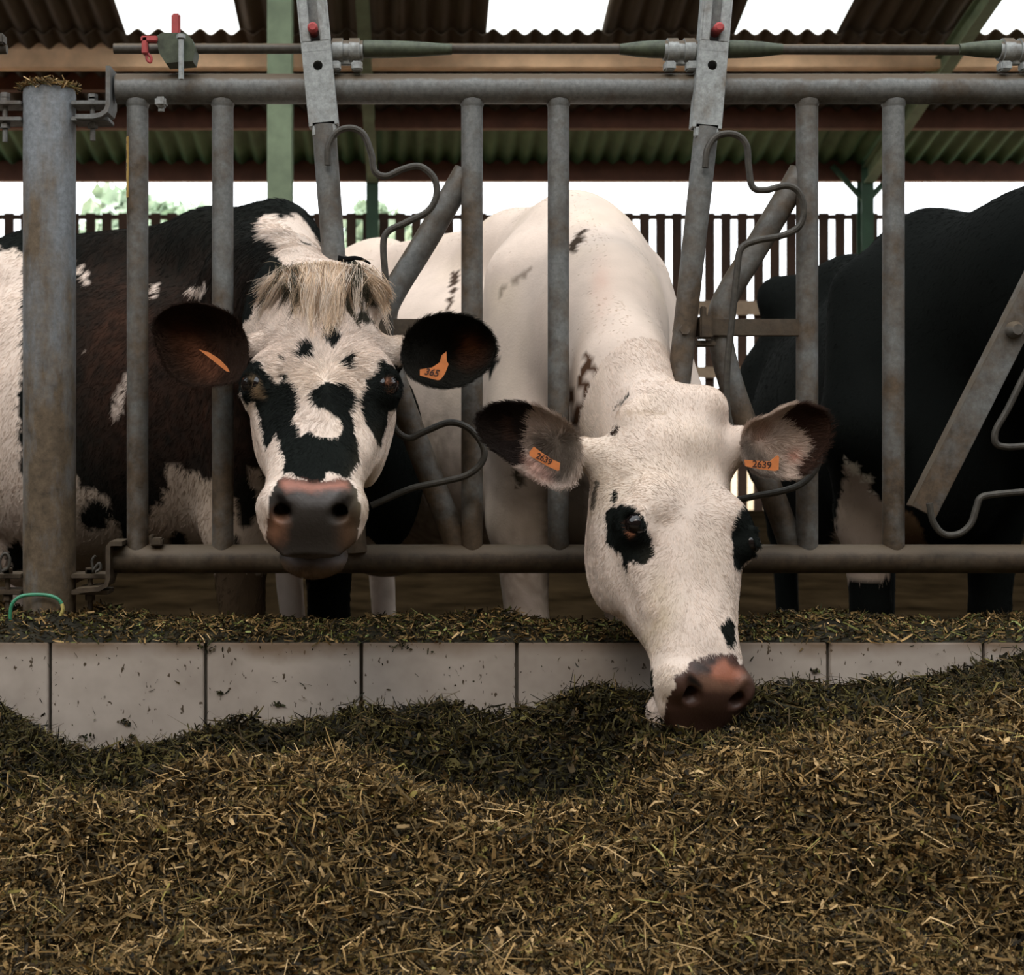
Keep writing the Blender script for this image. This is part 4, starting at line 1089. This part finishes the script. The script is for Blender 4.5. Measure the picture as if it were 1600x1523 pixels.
ears2 = [
 dict(geo=([(908,715),(902,682),(880,656),(846,636),(806,627),(772,633),(752,650),(751,672),(765,696),(795,718),(828,742),(868,760),(900,752)], (825, 688), 2.76, 2.83, .050), base=(.40,.31,.26),
      layers=[((.020,.014,.012), [(740,620),(825,620),(835,640),(826,662),(820,700),(826,725),(790,730),(740,700)]), ((.055,.03,.022), [(790,650),(805,655),(808,685),(790,690)], .6),
              ((.055,.045,.035), [(835,680),(870,672),(900,680),(905,715),(895,745),(870,755),(850,730),(830,710)], .85, .8, 12), ((.40,.22,.17), [(822,705),(850,722),(870,742),(850,752),(826,738)], .7, .8, 8)]),
 dict(geo=([(1160,690),(1172,664),(1204,650),(1238,634),(1275,632),(1304,645),(1315,668),(1306,700),(1280,730),(1250,745),(1218,744),(1185,738),(1165,720)], (1235, 692), 2.80, 2.87, .045), base=(.42,.32,.26),
      layers=[((.035,.018,.012), [(1216,655),(1245,625),(1325,625),(1325,740),(1245,760),(1240,730),(1265,700),(1250,675)]), ((.40,.20,.14), [(1178,668),(1200,665),(1196,690),(1180,690)], .5, .8, 10),
              ((.05,.04,.03), [(1160,690),(1176,690),(1196,708),(1212,716),(1215,745),(1160,745)], .8, .8, 8), ((.38,.15,.10), [(1225,702),(1248,700),(1246,718),(1228,722)], .7, .8, 8)]),
]
ex2 = [(cone(head_pt(head2, -.06, .075, -.07), P(915, 708, 2.86), .055, .032), .04), (cone(head_pt(head2, .06, .08, -.08), P(1160, 690, 2.88), .052, .030), .04),
       (ell(P(1098, 632, 2.88), (.045, .045, .036)), .065), (ell(P(1024, 628, 2.89), (.040, .04, .030)), .06), (ell(head_pt(head2, 0, .035, -.030), (.085, .07, .05)), .05)]
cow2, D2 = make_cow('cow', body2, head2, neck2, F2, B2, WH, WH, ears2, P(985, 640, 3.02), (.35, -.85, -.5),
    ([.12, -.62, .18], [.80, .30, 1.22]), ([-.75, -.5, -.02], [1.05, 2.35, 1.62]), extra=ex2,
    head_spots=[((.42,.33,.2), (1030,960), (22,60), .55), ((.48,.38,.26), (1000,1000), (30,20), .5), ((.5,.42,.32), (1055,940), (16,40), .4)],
    body_spots=[((.62,.40,.33), (940,450), (14,45), .5), ((.12,.10,.07), (660,760), (75,150), .8), ((.25,.20,.15), (830,760), (90,60), .45), ((.2,.14,.09), (800,900), (300,90), .6)])  # dark flank blotches paint shade into the coat, along with some dirt
tag(cow2, 'white cow with black eye patches bending down to eat the silage', 'cow', 'cows at the feed fence')
MZ2 = [(1048,1120),(1044,1075),(1056,1053),(1072,1045),(1080,1032),(1130,1020),(1152,1026),(1180,1036),(1190,1080),(1190,1180),(1030,1180)]
V, Q, N, ph = D2['h']
grow_fur('face_fur', V, Q, N, int(95000*FN), ph, radial(1075, 800), .0085, .00042, cow2, facing(V, N)&not_muzzle(V, MZ2), 41, .38)
V, Q, N, pb = D2['b']
grow_fur('body_fur', V, Q, N, int(90000*FN), pb, const((-.3, .4, -.8)), .011, .0006, cow2, facing(V, N, .25), 42, .10)
for k, (V, Q, N, pe, e) in enumerate(D2['e']):
    cx = e['geo'][1]; grow_fur('ear_fur', V, Q, N, int(9000*FN), pe, radial(cx[0]+(45 if k == 0 else -45), cx[1], 0), .016, .0004, cow2, facing(V, N, .6), 50+k, .5)
for sx in (-1, 1): eyeball(head2, cow2, sx)
ear_tag([(827,706),(834,697.5),(846,706.5),(860,716),(875,723),(874,734),(871.5,735.5),(855,728),(827.5,712)], 2.765, '2639', (850,717), 13, 27, cow2, 'orange ear tag numbered 2639')
ear_tag([(1162.5,718),(1163.5,726),(1165,728.5),(1185,732.5),(1210,735.5),(1216,734),(1217,714),(1215,711),(1209,715),(1202.5,720.5),(1180,719.5)], 2.79, '2639', (1190,726), 15, 5, cow2, 'orange ear tag numbered 2639')

# ------------------------------------------------------------------ black cow at the right edge
body3 = dict(W=(1.40, .90, 0), h=(-.10, -.995, 0), s=1.03, Lh=1.0)
th = math.radians(20)
ev = unit((.1, -math.sin(th), -math.cos(th))); eu = unit(np.array([1, 0, 0])-ev*ev[0]); ew = np.cross(ev, eu); ew = ew if ew[2] > 0 else -ew
head3 = dict(O=np.array([1.84, -.22, .86]), eu=eu, ev=ev, ew=ew, s=1.0)
neck3 = [(np.array([1.44, .85, 1.17]), .27, .8, .14), (np.array([1.56, .50, 1.23]), .25, .75, .08), (np.array([1.72, .10, 1.02]), .16, .7, .06), (np.array([1.83, -.15, .82]), .125, .85, .05)]
B3 = [((.34,.27,.22), [(1318,722),(1330,726),(1350,750),(1372,775),(1388,800),(1388,870),(1388,905),(1290,905),(1300,850),(1308,800),(1316,760)]), ((.55,.5,.42), [(1312,716),(1322,714),(1345,735),(1372,770),(1368,775),(1340,742)]),
      ((.14,.085,.045), [(1402,795),(1425,800),(1445,830),(1448,860),(1405,860)])]
cow3, D3 = make_cow('cow', body3, head3, neck3, [], B3, BK, (.0045,.0055,.0050), [], np.array([1.79, 0, .93]), (.2, -1, -.4),
    ([1.62, -.62, .15], [2.06, .10, 1.05]), ([.95, -.4, -.02], [2.1, 2.75, 1.62]), hh=.009)
tag(cow3, 'black cow standing behind the fence at the right edge of the picture', 'cow', 'cows at the feed fence')
V, Q, N, pb = D3['b']
grow_fur('body_fur', V, Q, N, int(70000*FN), pb, const((-.2, .4, -.8)), .015, .0007, cow3, facing(V, N, .25), 62, .2)

# ------------------------------------------------------------------ silage
ROWS = [
 (0.75, [(-3000, 3140), (5000, 3140)]),
 (1.45, [(-800, 1938), (2400, 1938)]),
 (1.90, [(-800, 1622), (600, 1626), (1000, 1615), (2400, 1600)]),
 (2.10, [(-800, 1500), (0, 1505), (480, 1518), (900, 1500), (1600, 1475), (2400, 1470)]),
 (2.24, [(-800, 1400), (0, 1395), (200, 1405), (480, 1385), (700, 1412), (940, 1420), (1100, 1370), (1300, 1330), (1600, 1300), (2400, 1290)]),
 (2.36, [(-800, 1310), (0, 1305), (200, 1312), (330, 1270), (450, 1245), (600, 1250), (690, 1300), (800, 1325), (940, 1330), (1000, 1300), (1100, 1262), (1250, 1225), (1400, 1200), (1600, 1170), (2400, 1160)]),
 (2.47, [(-800, 1270), (0, 1278), (200, 1285), (330, 1238), (450, 1203), (600, 1201), (690, 1252), (800, 1278), (940, 1288), (1000, 1246), (1100, 1216), (1250, 1176), (1400, 1150), (1600, 1118), (2400, 1100)]),
 (2.58, [(-800, 1240), (0, 1240), (170, 1270), (330, 1240), (450, 1230), (600, 1235), (700, 1290), (860, 1310), (950, 1270), (1010, 1180), (1070, 1150), (1180, 1140), (1250, 1135), (1400, 1120), (1600, 1085), (2400, 1070)]),
 (2.72, [(-800, 1180), (0, 1160), (80, 1195), (170, 1225), (260, 1205), (330, 1170), (450, 1150), (600, 1150), (700, 1140), (820, 1165), (900, 1140), (1000, 1110), (1120, 1120), (1250, 1105), (1400, 1100), (1600, 1068), (2400, 1050)]),
 (2.89, [(-800, 1140), (0, 1130), (60, 1155), (110, 1195), (170, 1207), (230, 1192), (320, 1150), (420, 1143), (500, 1132), (560, 1123), (620, 1128), (680, 1103), (760, 1122), (830, 1132), (880, 1108), (950, 1082), (1020, 1085), (1100, 1098), (1200, 1086), (1260, 1083), (1300, 1092), (1400, 1080), (1500, 1064), (1600, 1048), (2400, 1040)]),
]
def silage_z(X, d):
    px = CX+X*FPX/d; ds = np.array([r[0] for r in ROWS]); Z = []
    for dr, row in ROWS:
        xs = np.array([q[0] for q in row]); ys = np.array([q[1] for q in row]); Z.append(ZC-(np.interp(px, xs, ys)-CY)/FPX*dr)
    Z = np.array(Z); i = np.clip(np.searchsorted(ds, d)-1, 0, len(ds)-2); t = np.clip((d-ds[i])/(ds[i+1]-ds[i]), 0, 1); t = t*t*(3-2*t)
    k = np.arange(len(X)); z = Z[i, k]*(1-t)+Z[i+1, k]*t
    p = np.stack([X, d, np.zeros(len(X))], 1)
    edge = np.clip((2.9-d)/.15, .25, 1)
    z = z+edge*(.024*vnoise(p, 6, 11)+.020*vnoise(p, 13, 12)+.010*vnoise(p, 30, 13))
    return np.maximum(z, .075)
def hf_mesh(name, x0, x1, nx, d0, d1, nd, zf, colf, bottom):
    xs = np.linspace(x0, x1, nx); ds = np.linspace(d0, d1, nd); X, D = np.meshgrid(xs, ds, indexing='ij'); X = X.ravel(); D = D.ravel(); Z = zf(X, D)
    V = np.stack([X, D-3, Z], 1); i, j = np.meshgrid(np.arange(nx-1), np.arange(nd-1), indexing='ij'); a = (i*nd+j).ravel()
    F = np.stack([a, a+nd, a+nd+1, a+1], 1)
    n0 = len(V); ring = np.concatenate([np.arange(nx)*nd, (nx-1)*nd+np.arange(1, nd), np.arange(nx-2, -1, -1)*nd+nd-1, np.arange(nd-2, 0, -1)])
    B = V[ring].copy(); B[:, 2] = bottom; V = np.vstack([V, B]); m_ = len(ring); k = np.arange(m_); F2_ = np.stack([ring, n0+k, n0+(k+1) % m_, ring[(k+1) % m_]], 1)
    F = np.vstack([F, F2_]); return V, F, colf(V)
PAL = np.array([(.014, .010, .004), (.038, .027, .010), (.088, .060, .023), (.17, .115, .045), (.32, .215, .095), (.52, .38, .21)])
def pieces(n, X, D, Z, g, L, Wd, cols, tilt=.55, curl=.35):
    """bent strips (2 quads each) with centre (X,D-3,Z)"""
    c = np.stack([X, D-3, Z], 1); az = g.random(n)*2*math.pi; el_ = g.normal(size=n)*tilt
    t = np.stack([np.cos(az)*np.cos(el_), np.sin(az)*np.cos(el_), np.sin(el_)], 1); r_ = g.normal(size=(n, 3)); s = np.cross(t, r_); s /= np.linalg.norm(s, axis=1)[:, None]; u = np.cross(t, s)
    bnd = g.normal(size=(n, 1))*curl*L[:, None]; a = c-t*L[:, None]/2; m_ = c+u*bnd*.5; b = c+t*L[:, None]/2; w = s*Wd[:, None]/2; tw = (s+u*g.normal(size=(n, 1))*.5)*Wd[:, None]/2
    V = np.stack([a-w*.8, a+w*.6, m_-tw, m_+tw, b-w*.5, b+w*.7], 1).reshape(-1, 3); k = np.arange(n)[:, None]*6
    F = np.concatenate([k+np.array([[0, 1, 3, 2]]), k+np.array([[2, 3, 5, 4]])], 0)
    return V, F, np.repeat(cols, 6, axis=0)
def colours(n, g, w, green):
    k = g.choice(len(PAL), n, p=np.array(w)/np.sum(w)); c = PAL[k]*(.75+.5*g.random((n, 1)))
    gm = (g.random(n) < green)[:, None]; c = np.where(gm, c*np.array([.62, .95, .60]), c*np.array([1.05, .97, .84]))
    return np.concatenate([c, np.ones((n, 1))], 1)
g = np.random.default_rng(99)
basecol = lambda V: np.concatenate([(np.array([[.018, .015, .007]])+np.clip((.15-V[:, 2:3])/.03, 0, 1)*np.clip(.5+vnoise(V, 5, 78)[:, None], 0, 1)*np.array([[.22, .155, .09]]))*(1+.5*vnoise(V, 50, 2)[:, None]), np.ones((len(V), 1))], 1)
Vs, Fs, Cs = [], [], []; nv = 0
def push(v, f, c):
    global nv
    Vs.append(v); Fs.append(f+nv); Cs.append(c); nv += len(v)
push(*hf_mesh('s', -3.0, 3.4, 520, .7, 2.868, 260, silage_z, basecol, .061))
def scatter(n, lmin, lmax, wmin, wmax, w, green, lift, tilt, curl, dmin=1.95, near=0.0):
    # density follows the view: uniform over distance, wider with distance
    d = dmin+(2.87-dmin)*g.random(n); half = 900/FPX*d+.12; xc_ = 160/FPX*d
    X = xc_+(g.random(n)*2-1)*half; L = lmin+(lmax-lmin)*g.random(n)**1.8; Wd = wmin+(wmax-wmin)*g.random(n)**1.5
    keep = (silage_z(X, d) > .135) | (g.random(n) < .38+.5*vnoise(np.stack([X, d, 0*X], 1), 7, 77)); X, d, L, Wd = X[keep], d[keep], L[keep], Wd[keep]; n = len(X)
    Z = silage_z(X, d)+lift*(g.random(n)**1.5)*(1+.8*vnoise(np.stack([X, d, 0*X], 1), 9, 31))
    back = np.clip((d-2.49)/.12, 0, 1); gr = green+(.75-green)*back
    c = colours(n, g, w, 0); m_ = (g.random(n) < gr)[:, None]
    cc = np.where(m_, c[:, :3]*np.array([.62, .78, .50]), c[:, :3]); cc = cc*(1-.58*back)[:, None]; c[:, :3] = cc  # near the curb: fresher green, and shade painted in as darker colour
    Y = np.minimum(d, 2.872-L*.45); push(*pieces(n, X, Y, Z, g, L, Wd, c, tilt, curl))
K_ = .35 if QUICK else 1
scatter(int(140000*K_), .008, .031, .0026, .0078, [4, 5, 5, 5, 3.2, .9], .08, .026, .75, .35)
scatter(int(65000*K_), .016, .060, .0013, .0038, [3, 4, 5, 6, 4, 1.4], .07, .032, .6, .4)
scatter(int(6500*K_), .05, .15, .0009, .0021, [0, 1, 3, 5, 5, 3], .04, .028, .35, .25)
scatter(int(4500*K_), .015, .042, .007, .014, [0, 1, 3, 5, 4, 1.2], .05, .020, .4, .15)
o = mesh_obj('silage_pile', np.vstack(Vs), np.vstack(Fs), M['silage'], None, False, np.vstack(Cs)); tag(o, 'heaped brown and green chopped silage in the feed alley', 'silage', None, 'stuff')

# silage spilled along the curb top
def curb_z(X, d):
    px = CX+X*FPX/d; h = np.interp(px, [-900, 0, 90, 180, 320, 420, 520, 650, 780, 900, 1000, 1200, 1270, 1330, 1480, 1600, 2400], [.05, .048, .046, .030, .016, .018, .012, .022, .030, .014, .006, .018, .030, .032, .016, .022, .03])
    p = np.stack([X, d, 0*X], 1); prof = np.clip((d-2.885)/.05, 0, 1)*np.clip((3.10-d)/.03, 0, 1)
    return .476+prof*np.maximum(h*(1+.5*vnoise(p, 14, 5)), .004)+.003*vnoise(p, 60, 6)
Vs, Fs, Cs = [], [], []; nv = 0
push(*hf_mesh('c', -2.6, 3.2, 500, 2.886, 3.098, 24, curb_z, basecol, .4745))
n = int(26000*K_); X = g.random(n)*3.3-1.15; d = 2.884+.21*g.random(n); L = .006+.030*g.random(n)**2; Wd = .0012+.0035*g.random(n)
push(*pieces(n, X, d, curb_z(X, d)+.010*g.random(n)**2, g, L, Wd, colours(n, g, [4, 5, 5, 5, 3, 1], .3), .45, .3))
o = mesh_obj('curb_silage', np.vstack(Vs), np.vstack(Fs), M['silage'], None, False, np.vstack(Cs)); tag(o, 'strip of silage scraps lying along the curb top', 'silage', None, 'stuff')

# straw cap on the post
Vs, Fs, Cs = [], [], []; nv = 0
n = 900; r_ = rp*np.sqrt(g.random(n))*1.15; a = g.random(n)*6.283
push(*pieces(n, pc[0]+r_*np.cos(a), 3+r_*np.sin(a), zt_+.002+.020*g.random(n)*(1-.6*(r_/rp)**2), g, .008+.03*g.random(n), .001+.002*g.random(n), colours(n, g, [2, 4, 5, 5, 3, 1], .1), .4, .3))
o = mesh_obj('straw_scraps', np.vstack(Vs), np.vstack(Fs), M['silage'], None, False, np.vstack(Cs)); tag(o, 'dry straw scraps piled on top of the round post', 'straw', None, 'stuff')

# scraps stuck to the tiles
Vs, Fs, Cs = [], [], []; nv = 0
n = 420; X = g.random(n)*2.6-.9; z = .20+.27*g.random(n)**.8
sel = z > silage_z(X, np.full(n, 2.86))+.005; X = X[sel]; z = z[sel]; n = len(X); L = .004+.014*g.random(n)**2; Wd = .001+.003*g.random(n)**2
v, f, c = pieces(n, X, np.full(n, 2.878), z, g, L, Wd, colours(n, g, [6, 5, 2, .5, 0, 0], .5), .9, .2); v[:, 1] = -.1205-.003*g.random(len(v))
push(v, f, c)
for (x_, y_, r0) in ((137, 1152, 9), (196, 1127, 6), (113, 1165, 8), (432, 1100, 5), (345, 1082, 5), (205, 1150, 3), (855, 1105, 6), (1272, 1048, 5), (625, 1010, 12), (320, 1012, 10)):
    n = 18; X = P(x_, 0, 2.88)[0]+g.normal(size=n)*px2m(r0)*.9; z = P(0, y_, 2.88)[2]+g.normal(size=n)*px2m(r0)*.35
    v, f, c = pieces(n, X, np.full(n, 2.878), z, g, .004+.008*g.random(n), .002+.003*g.random(n), colours(n, g, [6, 5, 2, 0, 0, 0], .6), .9, .2); v[:, 1] = -.1205-.004*g.random(len(v)); push(v, f, c)
o = mesh_obj('stuck_silage', np.vstack(Vs), np.vstack(Fs), M['silage'], None, False, np.vstack(Cs)); tag(o, 'dark silage crumbs stuck to the white curb tiles', 'silage', None, 'stuff')
